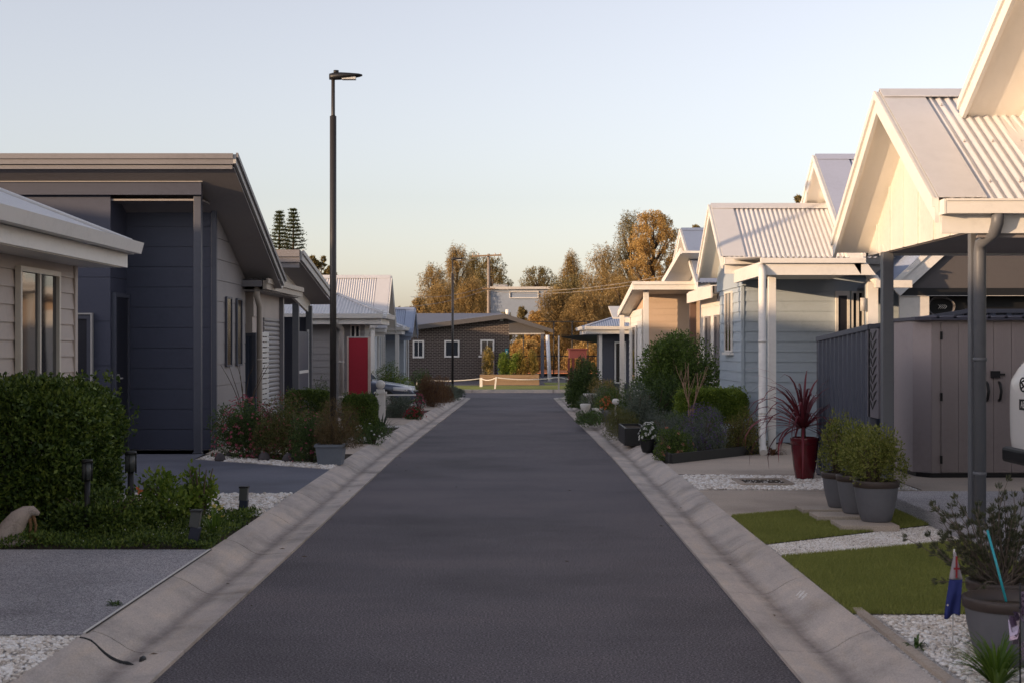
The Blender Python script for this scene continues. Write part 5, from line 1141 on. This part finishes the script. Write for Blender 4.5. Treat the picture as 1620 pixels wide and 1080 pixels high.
# seal-like stone statue
t = thing('statue', 'weathered stone arched garden statue at the hedge corner', 'statue', (XX(30, 10.6), 10.6, .12)); Y = 10.6
M_st = paint('statue_stone', (.46, .38, .33), .8, var=.3, dirt=.4, scale=6)
def q(px, py): return Vector((XX(px, Y), Y, ZZ(py, Y)))
MB().tube([q(10, 862), q(12, 850), q(20, 833), q(30, 819), q(42, 810), q(52, 807), q(62, 812)], [.12, .105, .088, .072, .054, .036, .014], 20).build('body', M_st, t)
MB().lathe((XX(20, Y), Y, .12), [(0, 0), (.125, 0), (.13, .012), (.11, .03), (0, .035)], 20).build('base', M_st, t)
m = MB().tube([q(46, 815), q(49, 830), q(47, 845), q(54, 860)], [.018, .012, .01, .012], 8).tube([q(52, 812), q(57, 830), q(55, 846), q(60, 858)], [.014, .01, .009, .01], 8); m.build('legs', paint('statue_brown', (.2, .11, .05), .8), t)
# planter trough
t = thing('planter_trough', 'grey blue rectangular trough under the brownish shrub by the kerb', 'planter', (XX(523, 17.6), 17.6, .12)); Yt = 17.5
M_tr = paint('trough_grey', (.15, .17, .20), .55)
a, b = XX(499, Yt), XX(543, Yt); m = MB()
m.add([(a+.03, Yt, .12), (b-.03, Yt, .12), (b-.03, Yt+.32, .12), (a+.03, Yt+.32, .12), (a, Yt-.03, .36), (b, Yt-.03, .36), (b, Yt+.35, .36), (a, Yt+.35, .36)], [(0, 3, 2, 1), (0, 1, 5, 4), (1, 2, 6, 5), (2, 3, 7, 6), (3, 0, 4, 7), (4, 5, 6, 7)]); m.build('body', M_tr, t)
MB().box(a-.012, b+.012, Yt-.045, Yt-.01, .345, .375).box(a-.012, a+.02, Yt-.01, Yt+.36, .345, .375).box(b-.02, b+.012, Yt-.01, Yt+.36, .345, .375).build('rim', M_tr, t)
# stones along the flower bed
rr = random.Random(4); pts_ = [(348, 728, .07), (362, 722, .05), (404, 724, .07), (418, 728, .08), (456, 730, .08), (470, 726, .05)]
names = ['dark rock at the left end of the pink flower bed', 'small rock beside the left end rock of the flower bed', 'round dark rock under the middle of the pink flowers', 'upright dark rock right of the round one under the flowers', 'dark rock next to the trough under the flowers', 'smallest rock just left of the grey trough']
for (px, py, s), nm in zip(pts_, names):
    gx, gy = G(px, py); prof = [(0, 0), (s*.9, 0), (s*1.05, s*.4), (s*.8, s*1.1), (s*.4, s*1.5), (0, s*1.6)]
    tag(MB().lathe((gx, gy, .11), prof, 9, .8).build('garden_rock', paint('rock_dark', (.09, .08, .085), .9, var=.3)), nm, 'rock', 'rocks edging the pink flower bed')
# white ball pillar
t = thing('ball_pillar', 'white pillar topped with a ball beside the parked sedan', 'pillar', (XX(603, 30.8), 30.8, zl(30.8))); Yb = 30.8; xb = XX(602, Yb); zb = zl(Yb)
MB().box(xb-.10, xb+.10, Yb-.1, Yb+.1, zb, ZZ(622, Yb)).build('shaft', M_cream, t, bevel=.005); MB().box(xb-.13, xb+.13, Yb-.13, Yb+.13, ZZ(622, Yb), ZZ(619, Yb)).box(xb-.085, xb+.085, Yb-.085, Yb+.085, ZZ(619, Yb), ZZ(615, Yb)).build('cap', M_cream, t)
m = MB(); m.lathe((xb, Yb, ZZ(615, Yb)), [(0, 0)]+[(.10*math.sin(a), .10-.10*math.cos(a)) for a in np.linspace(.3, 2.95, 10)]+[(0, .2)], 18); m.build('ball', M_cream, t)
MB().beam((xb+.12, Yb, ZZ(624, Yb)), (XX(657, Yb), Yb+.2, ZZ(624.5, Yb)), .03, .03).build('rail', M_white, t)
# ================================================================== PLANTING, LEFT
G1 = leafm('hedge_leaf', [(.020, .040, .010), (.050, .088, .016), (.10, .15, .026), (.19, .24, .045)], .2)
G2 = leafm('dark_leaf', [(0.024, 0.043, 0.014), (0.051, 0.088, 0.022), (0.101, 0.155, 0.041)], .2)
G3 = leafm('grey_leaf', [(0.052, 0.072, 0.052), (0.104, 0.130, 0.098), (0.182, 0.208, 0.156)], .2)
G4 = leafm('olive_leaf', [(0.042, 0.056, 0.017), (0.098, 0.105, 0.028), (0.182, 0.168, 0.056)], .25)
G5 = leafm('bright_leaf', [(0.054, 0.095, 0.014), (0.121, 0.189, 0.027), (0.243, 0.297, 0.041)], .3)
G6 = leafm('bronze_leaf', [(0.060, 0.024, 0.018), (0.120, 0.060, 0.030), (0.204, 0.120, 0.048)], .25)
PINK = leafm('pink_petal', [(.22, .03, .07), (.40, .08, .13), (.45, .16, .17)], .3)
WHITE = leafm('white_petal', [(.6, .6, .55), (.8, .8, .78)], .3); RED = leafm('red_petal', [(.22, .01, .025), (.38, .02, .04)], .3); PURP = leafm('purple_petal', [(.09, .055, .16), (.17, .10, .27)], .3); ORNG = leafm('orange_petal', [(.5, .1, .03), (.6, .2, .08)], .3)
shrub('hedge', 'big dark green clipped hedge in front of the taupe house', -4.36, 11.95, .97, .75, 1.16, G1, 62000, (.026, .045), seed=21, box=True, cat='hedge')
shrub('rose_shrub', 'loose leafy shrub at the right of the big hedge, over the weeds', XX(268, 11.6), 11.6, .36, .45, .52, G5, 2600, (.026, .042), 26, 22, up=.7, shell=.2)
shrub('leafy_shrub', 'tall thin shrub sprig standing before the blue driveway', XX(318, 11.7), 11.7, .16, .2, .66, G5, 420, (.03, .05), 14, 23, up=.9, shell=.1)
shrub('leafy_shrub', 'low rounded weedy shrub at the foot of the big hedge', XX(165, 11.1), 11.1, .5, .3, .42, G1, 3800, (.018, .034), 30, 24, up=.6)
# ground cover
def cover(name, label, pts, n, mat, hh, seed, leaf=(.012, .03), z=.11, up=1.2):
    r = rng(seed); A = np.array(pts, float); k = []
    ar = np.array([abs(np.cross(A[i]-A[0], A[i+1]-A[0])) for i in range(1, len(A)-1)]); j = r.choice(len(ar), n, p=ar/ar.sum())+1
    u = r.uniform(0, 1, (n, 2)); fl = u.sum(1) > 1; u[fl] = 1-u[fl]; q = A[0]+(A[j]-A[0])*u[:, :1]+(A[j+1]-A[0])*u[:, 1:]
    hz = (np.sin(q[:, 0]*7+1)*np.cos(q[:, 1]*6)*.4+.6)*hh; zz = np.array([zl(y) for y in q[:, 1]])+r.uniform(0, 1, n)**.8*hz-.01
    v, f = leafquads(np.column_stack([q, zz]), r.normal(size=(n, 3))*[1, 1, .6]+[0, 0, up], leaf[0], leaf[1], r)
    o = raw(name, v, f, mat, kind='stuff'); o['label'] = label; o['category'] = 'ground cover'
cover('ground_cover', 'weedy green ground cover between the hedge and the kerb', [(KL(10.3)-.0, 10.33), (KL(12.35), 12.33), (-3.6, 12.3), (-5.8, 11.4), (-5.8, 10.36)], 42000, G1, .11, 31)
cover('clover', 'small white flowers in the weeds by the kerb', [(KL(10.4)-.05, 10.45), (KL(11.8)-.05, 11.8), (-3.0, 11.9), (-3.2, 10.5)], 260, WHITE, .14, 32, (.008, .012))
t = strappy('daffodils', 'clump of yellow daffodils beside the leaning bollard', XX(338, 10.95), 10.95, .12, 46, .24, .011, leafm('strap_green', [(.04, .09, .01)], .3) if False else MATS['strap_green'], 33, arch=.25, up0=1.1)
YEL = leafm('yellow_petal', [(.6, .45, .08), (.7, .6, .2)], .3); rr_ = rng(34); c = np.array([[XX(338, 10.9)+a, 10.9+b, zc] for a, b, zc in rr_.uniform([-.12, -.08, .26], [.06, .08, .40], (7, 3))])
pc = np.repeat(c, 6, 0); v, f = leafquads(pc, rr_.normal(size=(42, 3))*[1, .4, 1], .014, .022, rr_); raw('flowers', v, f, YEL, t)
c = np.array([[XX(225, 11.0), 10.9, ZZ(775, 10.9)]]); v, f = leafquads(np.repeat(c, 9, 0), rr_.normal(size=(9, 3)), .02, .034, rr_); tag(raw('marigold', v, f, ORNG), 'single orange marigold in the weeds', 'flower')
# flower bed (left, middle)
shrub('daisy_bush', 'wide bush full of pink daisies at the corner of the skillion house', XX(388, 18.6), 18.8, .50, .5, .80, G2, 12000, (.014, .034), 60, 41, flowers=(PINK, 420, .024, (.1, -1, .25)))
shrub('daisy_bush', 'taller grey green bush with dusty pink heads right of the daisies', XX(452, 18.5), 18.6, .46, .5, .88, G4, 12000, (.012, .036), 60, 42, flowers=(leafm('dusty_petal', [(.22, .05, .06), (.3, .09, .09)], .2), 320, .014, (0, -.6, .8)))
shrub('daisy_bush', 'low bush with pink and white daisies beside the trough', XX(488, 17.9), 18.0, .3, .28, .62, G2, 5500, (.012, .028), 30, 43, flowers=(PINK, 80, .018, (.1, -1, .25)))
shrub('fine_shrub', 'brownish fine leaved shrub growing over the trough by the kerb', XX(533, 17.6), 17.66, .31, .26, .60, G6 if False else leafm('fine_bronze', [(0.065, 0.046, 0.019), (0.130, 0.091, 0.039), (0.208, 0.143, 0.065)], .25), 8500, (.005, .036), 46, 44, z0=.33, up=.9)
shrub('clipped_hedge', 'low clipped green hedge behind the pink flower bed', XX(489, 23.5), 23.5, .38, .3, .54, G1, 15000, (.016, .026), seed=45, z0=.30, box=True, cat='hedge', stems=False)
shrub('clipped_hedge', 'rounded box hedge ball just right of the near lamp', XX(570, 22.0), 22.0, .26, .26, .56, G1, 14000, (.015, .024), seed=46, z0=.26, box=True, cat='hedge')
shrub('underplanting', 'dark low plants under the box hedge ball', XX(585, 21.4), 21.7, .34, .5, .34, G2, 3200, (.012, .04), 30, 47, flowers=(WHITE, 26, .02, (.2, -1, .2)))
shrub('underplanting', 'dark low plants between the near lamp and the clipped hedge', XX(505, 21.5), 21.8, .42, .8, .34, G2, 4200, (.012, .04), 40, 48, flowers=(ORNG, 30, .025, (0, -1, .4)))
shrub('conifer', 'small dark cone shaped conifer behind the low clipped hedge', XX(507, 26), 26, .22, .22, 1.0, G2, 4000, (.01, .03), 40, 49, top=1.2, up=1.2)
strappy('yucca', 'spiky grey green plant between the hedge ball and the kerb', XX(600, 23.8), 24.2, zl(24), 60, .42, .03, G3, 50, arch=.3, up0=.3)
shrub('lavender', 'grey green lavender in front of the parked sedan', XX(632, 31.5), 31.8, .42, .5, .62, G3, 5500, (.012, .045), 40, 51, up=1)
shrub('red_flowers', 'low bright red flowers at the kerb before the sedan', XX(655, 30.6), 30.9, .26, .3, .26, G2, 1800, (.014, .03), 26, 52, flowers=(RED, 110, .026, (.1, -.8, .6)))
shrub('pink_flowers', 'pink flowered sprig behind the red flowers', XX(662, 33.0), 33.2, .16, .2, .55, G3, 900, (.012, .03), 20, 53, flowers=(PINK, 70, .035, (.1, -1, .2)))
shrub('bronze_grass', 'tall purplish bronze grasses by the kerb past the sedan', XX(682, 39), 39.5, .42, .7, .95, G6, 7500, (.008, .08), 50, 54, up=1.6)
shrub('bronze_grass', 'second clump of bronze grass nearer the distant lamp', XX(698, 43), 43.5, .34, .8, .85, G6, 5500, (.008, .08), 50, 55, up=1.6)
shrub('dark_shrub', 'dark leafy shrub behind the sedan bonnet', XX(664, 44), 44, .45, .6, 1.15, G2, 5000, (.02, .045), 40, 56)
shrub('green_shrub', 'green spreading shrub in front of the white gabled house', XX(615, 43), 43, .62, .5, 1.3, G1, 6500, (.02, .05), 44, 57)
shrub('green_shrub', 'yellowish green shrub left of the dark shrub behind the sedan', XX(640, 42.4), 42.4, .42, .4, .8, G5, 4000, (.02, .045), 40, 58)
shrub('grey_shrub', 'low blue grey shrub at the foot of the distant lamp', XX(708, 46), 46.3, .42, .9, .55, G3, 5000, (.012, .05), 40, 59, up=.9)
shrub('grey_shrub', 'blue grey mound right beside the distant lamp post', XX(722, 49.5), 50, .3, .7, .4, G3, 3500, (.012, .05), 30, 60, up=.9)
t = strappy('weed_tuft', 'dark weed tuft growing in the kerb joint at bottom left', XX(183, 8.1), 8.1, .12, 40, .05, .006, G2, 61, arch=.8, up0=.3)
t = thing('bare_sapling', 'bare twiggy sapling against the grey side wall', 'tree', (XX(390, 20.5), 20.5, .12)); m = MB(); r = random.Random(7)
for k in range(7):
    p = Vector((XX(388, 20.5), 20.5, .12)); a = r.uniform(0, 6.28); pts = [p.copy()]
    for i in range(7): p = p+Vector((math.cos(a)*.035*i*.5, math.sin(a)*.02*i*.4, .17)); a += r.uniform(-.5, .5); pts.append(p.copy())
    m.tube(pts, [.012, .01, .009, .007, .006, .005, .004, .003], 5)
m.build('branches', M_bark, t)
# ================================================================== PLANTING, RIGHT
t = thing('garden_bed_edging', 'black timber edging around the lavender bed', 'edging', (2.0, 17.8, .12))
a = Vector((2.0, 17.75, .17)); b = Vector((3.36, 19.35, .17)); MB().beam(a, b, .04, .14).build('board', M_black, t); MB().beam(a, Vector((KR(21)+.02, 20.6, .165)), .04, .13).build('board', M_black, t)
LG = leafm('lavender_leaf', [(0.052, 0.065, 0.058), (0.104, 0.124, 0.104), (0.169, 0.195, 0.156)], .2)
shrub('lavender', 'purple flowering lavender in the black edged bed', XX(1112, 19), 19.0, .36, .32, .70, LG, 7500, (.006, .042), 44, 71, up=1.2, flowers=(PURP, 520, .014, (-.3, -.1, .9)))
shrub('lavender', 'grey lavender mound at the back left of the black edged bed', XX(1062, 20.2), 20.3, .42, .4, .58, LG, 7500, (.006, .042), 44, 72, up=1.2)
shrub('box_ball', 'rounded yellow green shrub at the right end of the black edged bed', XX(1172, 19.4), 19.35, .36, .32, .62, leafm('gold_leaf', [(0.053, 0.068, 0.015), (0.120, 0.120, 0.027), (0.240, 0.195, 0.053)], .25), 7500, (.014, .024), 50, 73)
shrub('box_ball', 'low dark green shrub at the front corner of the black edged bed', XX(1066, 18.35), 18.4, .30, .28, .44, G1, 7500, (.012, .022), 40, 74, flowers=(leafm('peach_petal', [(.4, .14, .08), (.45, .25, .2)], .3), 16, .03, (0.3, -1, -.0)))
shrub('clipped_hedge', 'clipped lime green hedge under the blue cottage window', XX(1128, 21.4), 21.6, .52, .36, .50, G5, 26000, (.018, .03), seed=75, z0=.42, box=True, cat='hedge')
shrub('filler_shrub', 'dark low shrubs between the lavender and the lime hedge', XX(1100, 20.8), 20.9, .7, .5, .52, G2, 6500, (.014, .03), 40, 76)
shrub('large_shrub', 'large dense dark green shrub in front of the tan house', XX(1075, 25.5), 25.8, .84, .8, 1.86, leafm('pitto_leaf', [(0.033, 0.058, 0.013), (0.078, 0.130, 0.023), (0.156, 0.221, 0.046)], .25), 42000, (.028, .046), 110, 77)
shrub('large_shrub', 'dark understory shrub left of the large dense shrub', XX(1040, 24.5), 24.8, .62, .6, 1.1, G2, 9500, (.02, .036), 60, 78)
shrub('olive_shrub', 'grey speckled olive shrub left of the large dense shrub', XX(1012, 24.0), 24.2, .34, .5, .98, G3, 7500, (.014, .034), 50, 79)
t = thing('bare_shrub', 'leafless pale branching shrub in front of the lime hedge', 'shrub', (XX(1092, 20.9), 20.9, .1)); m = MB(); r = random.Random(17)
def br(p, d, L, rad, lv):
    pts = [p.copy()]; q = p.copy(); dd = d.copy()
    for i in range(4): dd = (dd+Vector((r.uniform(-.12, .12), r.uniform(-.12, .12), .05))).normalized(); q = q+dd*L/4; pts.append(q.copy())
    m.tube(pts, [rad, rad*.9, rad*.8, rad*.72, rad*.62], 6)
    if lv:
        for k in range(3 if lv > 1 else 2): br(pts[-1-(k % 2)], (dd+Vector((r.uniform(-.55, .55), r.uniform(-.3, .3), r.uniform(.1, .4)))).normalized(), L*.72, rad*.6, lv-1)
for k in range(3): br(Vector((XX(1092, 20.9), 20.9, .1)), Vector((-.12+.16*k, 0, 1)).normalized(), .56, .011, 2)
m.build('branches', paint('pale_bark', (.30, .19, .13), .8), t)
t = thing('planter_box', 'black planter box near the kerb left of the white flowers', 'planter', (2.05, 20.7, .1))
x0, x1 = XX(985, 21.6), XX(1020, 21.6); 
MB().box(x0, x1, 21.2, 21.24, .1, .36).box(x0, x0+.03, 21.24, 22.4, .1, .36).box(x1-.03, x1, 21.24, 22.4, .1, .36).box(x0, x1, 22.4, 22.44, .1, .36).build('sides', M_black, t); MB().box(x0+.03, x1-.03, 21.24, 22.4, .1, .33).build('soil', M_soil, t)
shrub('trailing_shrub', 'fine olive ground shrub spilling over the black planter box', XX(985, 23), 23.4, .36, .9, .52, G4, 9000, (.006, .045), 50, 80, up=.5)
t = pot('low dark pot of white flowers by the kerb before the lavender bed', XX(1026, 19.6), 19.6, .13, .20, rim=M_black, body=M_black, group=None)
shrub('white_flowers', 'white flowers in the low dark pot by the kerb', XX(1026, 19.6), 19.6, .15, .15, .26, G2, 1200, (.014, .028), 20, 81, z0=.28, flowers=(WHITE, 60, .024, (-.2, -1, .3)), stems=False)
shrub('hedge', 'rounded green hedge beyond the white pots on the right', XX(975, 30), 30.2, .52, .6, .86, G1, 7500, (.018, .03), 50, 82, cat='hedge')
shrub('grey_shrub', 'grey green feathery shrub behind the white pots', XX(945, 31.5), 31.6, .42, .7, .78, G3, 5500, (.010, .05), 44, 83, up=.8)
shrub('golden_grass', 'golden grass clump touching the dark ivy shrub', XX(953, 35), 35, .4, .4, .85, leafm('gold_grass', [(.12, .10, .03), (.25, .19, .06), (.4, .3, .12)], .3), 4000, (.01, .09), 30, 84, up=1.3)
shrub('ivy_shrub', 'tall dark ivy like shrub at the end of the right garden row', XX(923, 39), 39.4, .50, .6, 1.45, G2, 11000, (.03, .05), 60, 85)
strappy('agave', 'spiky green agave at the far kerb corner on the right', XX(905, 43), 43.4, zl(43), 90, .62, .05, G5, 86, arch=.5, up0=.2)
strappy('agave', 'second smaller spiky plant below the dark ivy shrub', XX(925, 38.5), 38.4, zl(38), 60, .45, .04, G1, 87, arch=.5, up0=.2)
# white pots and ornaments
def lathe_thing(name, label, px, y, prof, mat, cat, k=16):
    x = XX(px, y); t = thing(name, label, cat, (x, y, zl(y))); MB().lathe((x, y, zl(y)), prof, k).build('body', mat, t); return t
lathe_thing('garden_urn', 'white urn at the left of the ornaments beside the right kerb', 926, 31.0, [(0, 0), (.09, 0), (.05, .06), (.04, .14), (.10, .22), (.12, .32), (.10, .33), (0, .3)], M_cream, 'urn')
lathe_thing('garden_urn', 'white bird bath behind the white urn', 934, 32.5, [(0, 0), (.10, 0), (.05, .05), (.045, .4), (.16, .48), (.17, .52), (.13, .5), (0, .48)], M_cream, 'bird bath')
lathe_thing('white_pot', 'white pot with a red rimmed saucer among the ornaments', 948, 30.0, [(0, 0), (.11, 0), (.15, .24), (.16, .27), (.13, .27), (0, .24)], M_cream, 'pot')
lathe_thing('white_pot', 'grey stone pot of red flowers beside the white pots', 963, 29.4, [(0, 0), (.13, 0), (.15, .2), (.17, .25), (.14, .25), (0, .22)], M_pot, 'pot')
shrub('red_flowers', 'orange red flowers in the grey stone pot', XX(960, 29.4), 29.4, .16, .16, .30, G1, 900, (.016, .03), 16, 88, z0=zl(29.4)+.24, flowers=(ORNG, 60, .03, (-.2, -1, .3)), stems=False)
m = MB(); c = (XX(974, 28.8), 28.8, zl(28.8)); tag(m.lathe(c, [(0, 0), (.03, 0), (.02, .1), (.018, .38)]+[(.02+.055*math.sin(a), .44-.06*math.cos(a)) for a in np.linspace(.2, 3.0, 8)], 12).build('ball_ornament', M_cream), 'small white ball on a stake in front of the hedge', 'ornament')
shrub('succulents', 'dark low plants along the kerb by the white ornaments', XX(935, 28.5), 28.6, .28, 1.6, .26, G2, 3500, (.016, .04), 40, 89)
strappy('fern_ball', 'dry brown fern clump beside the maroon pot', XX(1228, 19.0), 19.2, zl(19), 50, .22, .02, G6, 90, arch=1.2, up0=.0)
# conifers in sleeper bed
GC = leafm('gold_conifer', [(.10, .09, .02), (.22, .17, .04), (.38, .26, .07)], .25)
for i, (px, ht, wd_, lb) in enumerate(((773, 46, .36, 'golden conifer in front of the brown screen'), (797, 38, .34, 'slim conifer at the brick wall corner'), (814, 40, .4, 'green golden conifer right of the wall corner'), (824, 44, .34, 'tall golden conifer in the middle of the sleeper bed'), (842, 44, .3, 'narrow golden conifer at the right end of the sleeper bed'))):
    shrub('young_conifer', lb, XX(px, 71), 70.9, wd_, wd_, ht/2250*71, GC if i in (0, 3, 4) else G5, 2600, (.04, .07), 40, 100+i, z0=.1, top=1.3, group='young conifers in the sleeper bed')
# ================================================================== TREES
def tree(name, label, px, py_top, Y, half_px, mat, seed, n=9000, leaf=(.16, .30), base_py=600, kind='round', crown0=.18, group='trees behind the brick building', nclump=70, droop=0, ground=-.4):
    r = rng(seed); x = XX(px, Y); top = ZZ(py_top, Y); H = top-ground; hw = half_px/F*Y
    t = thing(name, label, 'tree', (x, Y, ground), group)
    cen = []; rad = []
    for i in range(nclump):
        f = r.uniform(crown0, .97)
        if kind == 'round': wmax = hw*math.sin(math.pi*min(1, max(.04, (f-crown0+.10)/(1.13-crown0))))**.55
        elif kind == 'cone': wmax = hw*(1.05-f)**.9
        else: wmax = hw*(.35+.75*(1-f))*(1 if f < .9 else .6)
        a = r.uniform(0, 6.283); q = r.uniform(.15, .95)**.6*wmax
        cen.append((x+math.cos(a)*q, Y+math.sin(a)*q*.8, ground+H*f)); s = hw*(r.uniform(.09, .2) if kind == 'tall' or droop else r.uniform(.08, .17))*(1.05-.3*f); rad.append((s, s, s*r.uniform(.8, 1.4)*(2.3 if droop else 1.1)))
    pos, d = clumps(r, cen, rad, n, .2, -.9 if droop else .2)
    v, f = leafquads(pos, d, leaf[0], leaf[1], r); raw('crown', v, f, mat, t)
    m = MB(); m.tube([(x, Y, ground-.2), (x+hw*.03, Y, ground+H*.35), (x-hw*.02, Y, ground+H*.7), (x, Y, ground+H*.9)], [H*.022, H*.017, H*.01, H*.004], 9)
    for i in range(0, nclump, 4):
        c = Vector(cen[i]); z0 = max(ground+H*.15, c.z-H*.18); m.tube([(x, Y, z0), Vector((x, Y, z0)).lerp(c, .5)+Vector((0, 0, -.1)), c], [H*.008, H*.005, H*.002], 5)
    m.build('trunk', M_bark, t); return t
T1 = leafm('casuarina', [(.14, .10, .042), (.25, .175, .07), (.37, .255, .10), (.48, .34, .14)], .45, scale=.35)
T2 = leafm('olive_gum', [(.07, .062, .028), (.15, .12, .05), (.24, .185, .07), (.34, .26, .10)], .4, scale=.3)
T3 = leafm('golden_tree', [(.22, .145, .055), (.37, .24, .085), (.52, .34, .12), (.66, .46, .17)], .45, scale=.4)
TL = [('casuarina_tree', 'tall brown casuarina left of the distant lamp', 724, 388, 135, 34, T1, 'tall', 1, .1, 11000),
 ('casuarina_tree', 'spreading olive tree behind the power pole', 778, 404, 140, 30, T2, 'round', 0, .1, 10000),
 ('casuarina_tree', 'lower shaggy tree at the left end of the far tree line', 686, 420, 132, 28, T1, 'round', 1, .05, 8500),
 ('casuarina_tree', 'middle casuarina between the lamp and the power pole', 750, 398, 142, 28, T2, 'tall', 1, .1, 9000),
 ('bushy_tree', 'small round tree just above the mauve roof', 664, 470, 120, 18, T1, 'round', 0, .05, 4500),
 ('bushy_tree', 'low dark bushes in front of the pale warehouse', 800, 492, 112, 12, T2, 'round', 0, .05, 3500),
 ('bushy_tree', 'low dark tree at the right of the pale warehouse wall', 826, 484, 114, 9, T2, 'round', 0, .05, 3500),
 ('gum_tree', 'thin gum tree with open crown over the warehouse', 852, 420, 150, 26, T2, 'round', 0, .6, 3800),
 ('casuarina_tree', 'tall feathery casuarina left of the golden tree', 905, 400, 138, 32, T1, 'tall', 1, .05, 11000),
 ('casuarina_tree', 'shaggy brown casuarina over the black court fence', 955, 388, 128, 36, T1, 'round', 1, .05, 11000),
 ('casuarina_tree', 'dusky casuarina rising behind the court', 898, 436, 118, 30, T2, 'round', 1, .02, 9000),
 ('casuarina_tree', 'high narrow casuarina touching the golden tree', 998, 334, 130, 40, T2, 'tall', 1, .05, 11000),
 ('golden_tree', 'tallest golden orange tree above the tan house', 1034, 330, 118, 42, T3, 'round', 0, .12, 22000),
 ('golden_tree', 'lower golden tree in front of the casuarinas', 965, 430, 118, 40, T1, 'round', 1, .03, 12000),
 ('golden_tree', 'rounded golden shrub tree behind the verandah', 829, 540, 100, 26, T3, 'round', 0, .02, 7000),
 ('golden_tree', 'low golden tree right of the court fence post', 930, 545, 100, 32, T3, 'round', 0, .02, 8000),
 ('golden_tree', 'pale golden tree above the verandah ridge', 850, 492, 108, 18, T3, 'round', 0, .05, 6000),
 ('casuarina_tree', 'wide brown casuarina filling the gap right of the warehouse', 880, 455, 112, 30, T1, 'round', 1, .02, 9000),
 ('casuarina_tree', 'shaggy low casuarina directly behind the shade sail', 925, 460, 110, 34, T1, 'round', 1, .02, 9000),
 ('casuarina_tree', 'brown casuarina at the foot of the golden tree', 985, 440, 112, 34, T1, 'round', 1, .02, 9000),
 ('casuarina_tree', 'brown casuarina filling behind the distant lamp', 705, 446, 125, 30, T1, 'round', 1, .02, 9000),
 ('casuarina_tree', 'brown casuarina between lamp and pole, lower and nearer', 745, 440, 122, 26, T1, 'round', 1, .02, 9000),
 ('casuarina_tree', 'brown casuarina hiding behind the right row of roofs', 1080, 420, 135, 30, T1, 'round', 1, .05, 7000)]
for i, (nm, lb, px, pt, Y, hp, mt, kd, dr, c0, n) in enumerate(TL):
    tree(nm, lb, px, pt, Y, hp*1.25, mt, 200+i, int(n*2.3), (.045, .24) if dr else (.075, .14), kind=kd, crown0=c0, droop=dr, nclump=300 if dr else 340)
tree('gum_tree', 'dark tree top showing over the carport roof on the left', 505, 404, 95, 34, T2, 250, 9000, (.12, .2), kind='round', crown0=.3, group='trees behind the left houses')
tree('gum_tree', 'olive tree peeking over the skillion roof behind the pines', 436, 392, 100, 16, T1, 251, 4000, (.12, .2), kind='round', crown0=.3, group='trees behind the left houses')
for i, (px, pt, lb) in enumerate(((1190, 322, 'tree top peeking just above the cream roof ridge'), (1272, 302, 'dark tree top beside the high gable on the right'), (1112, 352, 'tree top between the blue and cream roofs'))):
    tree('gum_tree', lb, px, pt, 90, 26, T2, 260+i, 5000, (.12, .2), kind='round', crown0=.4, group='trees behind the right houses')
def pine(px, pt, Y, hw_px, label, seed):
    r = rng(seed); x = XX(px, Y); top = ZZ(pt, Y); gz = -.4; H = top-gz; t = thing('pine_tree', label, 'tree', (x, Y, gz), 'pines behind the left houses')
    m = MB(); m.tube([(x, Y, gz), (x, Y, top-.3)], [.3, .04], 8); P_ = []; D_ = []
    for i in range(34):
        f = i/34; z = gz+H*(.25+.75*f); L = hw_px/F*Y*min(1.3, .05+(1.0-f)/.24)*r.uniform(.75, 1.12)
        for k in range(7):
            a = k*.9+i*.5+r.uniform(-.15, .15); d = np.array([math.cos(a), math.sin(a), .10]); m.tube([(x, Y, z), (x+d[0]*L, Y+d[1]*L, z+d[2]*L)], [.05, .015], 4)
            for q in r.uniform(.15, 1, 44): P_.append(np.array([x, Y, z])+d*L*q+r.normal(size=3)*[.10, .10, .05]); D_.append(d+r.normal(size=3)*.5)
    m.build('trunk', M_bark, t); v, f = leafquads(np.array(P_), np.array(D_), .07, .15, r); raw('crown', v, f, leafm('pine_needles', [(.03, .045, .02), (.06, .08, .03), (.11, .12, .05)], .3), t)
pine(442, 331, 120, 15, 'left and slightly shorter of the two pines', 301); pine(464, 327, 122, 16, 'right and taller of the two pines', 302)
# far tree line
r = rng(400); P_ = []; 
for k in range(260): P_.append((r.uniform(-170, 170), r.uniform(200, 230), r.uniform(-.4, 5)))
pos, d = clumps(r, P_, np.stack([r.uniform(2, 5, 260)]*3, 1), 60000, .3, .2); v, f = leafquads(pos, d, .35, .6, r)
o = raw('far_woods', v, f, T2, kind='stuff'); o['label'] = 'continuous low dark woods beyond all the trees'; o['category'] = 'woods'
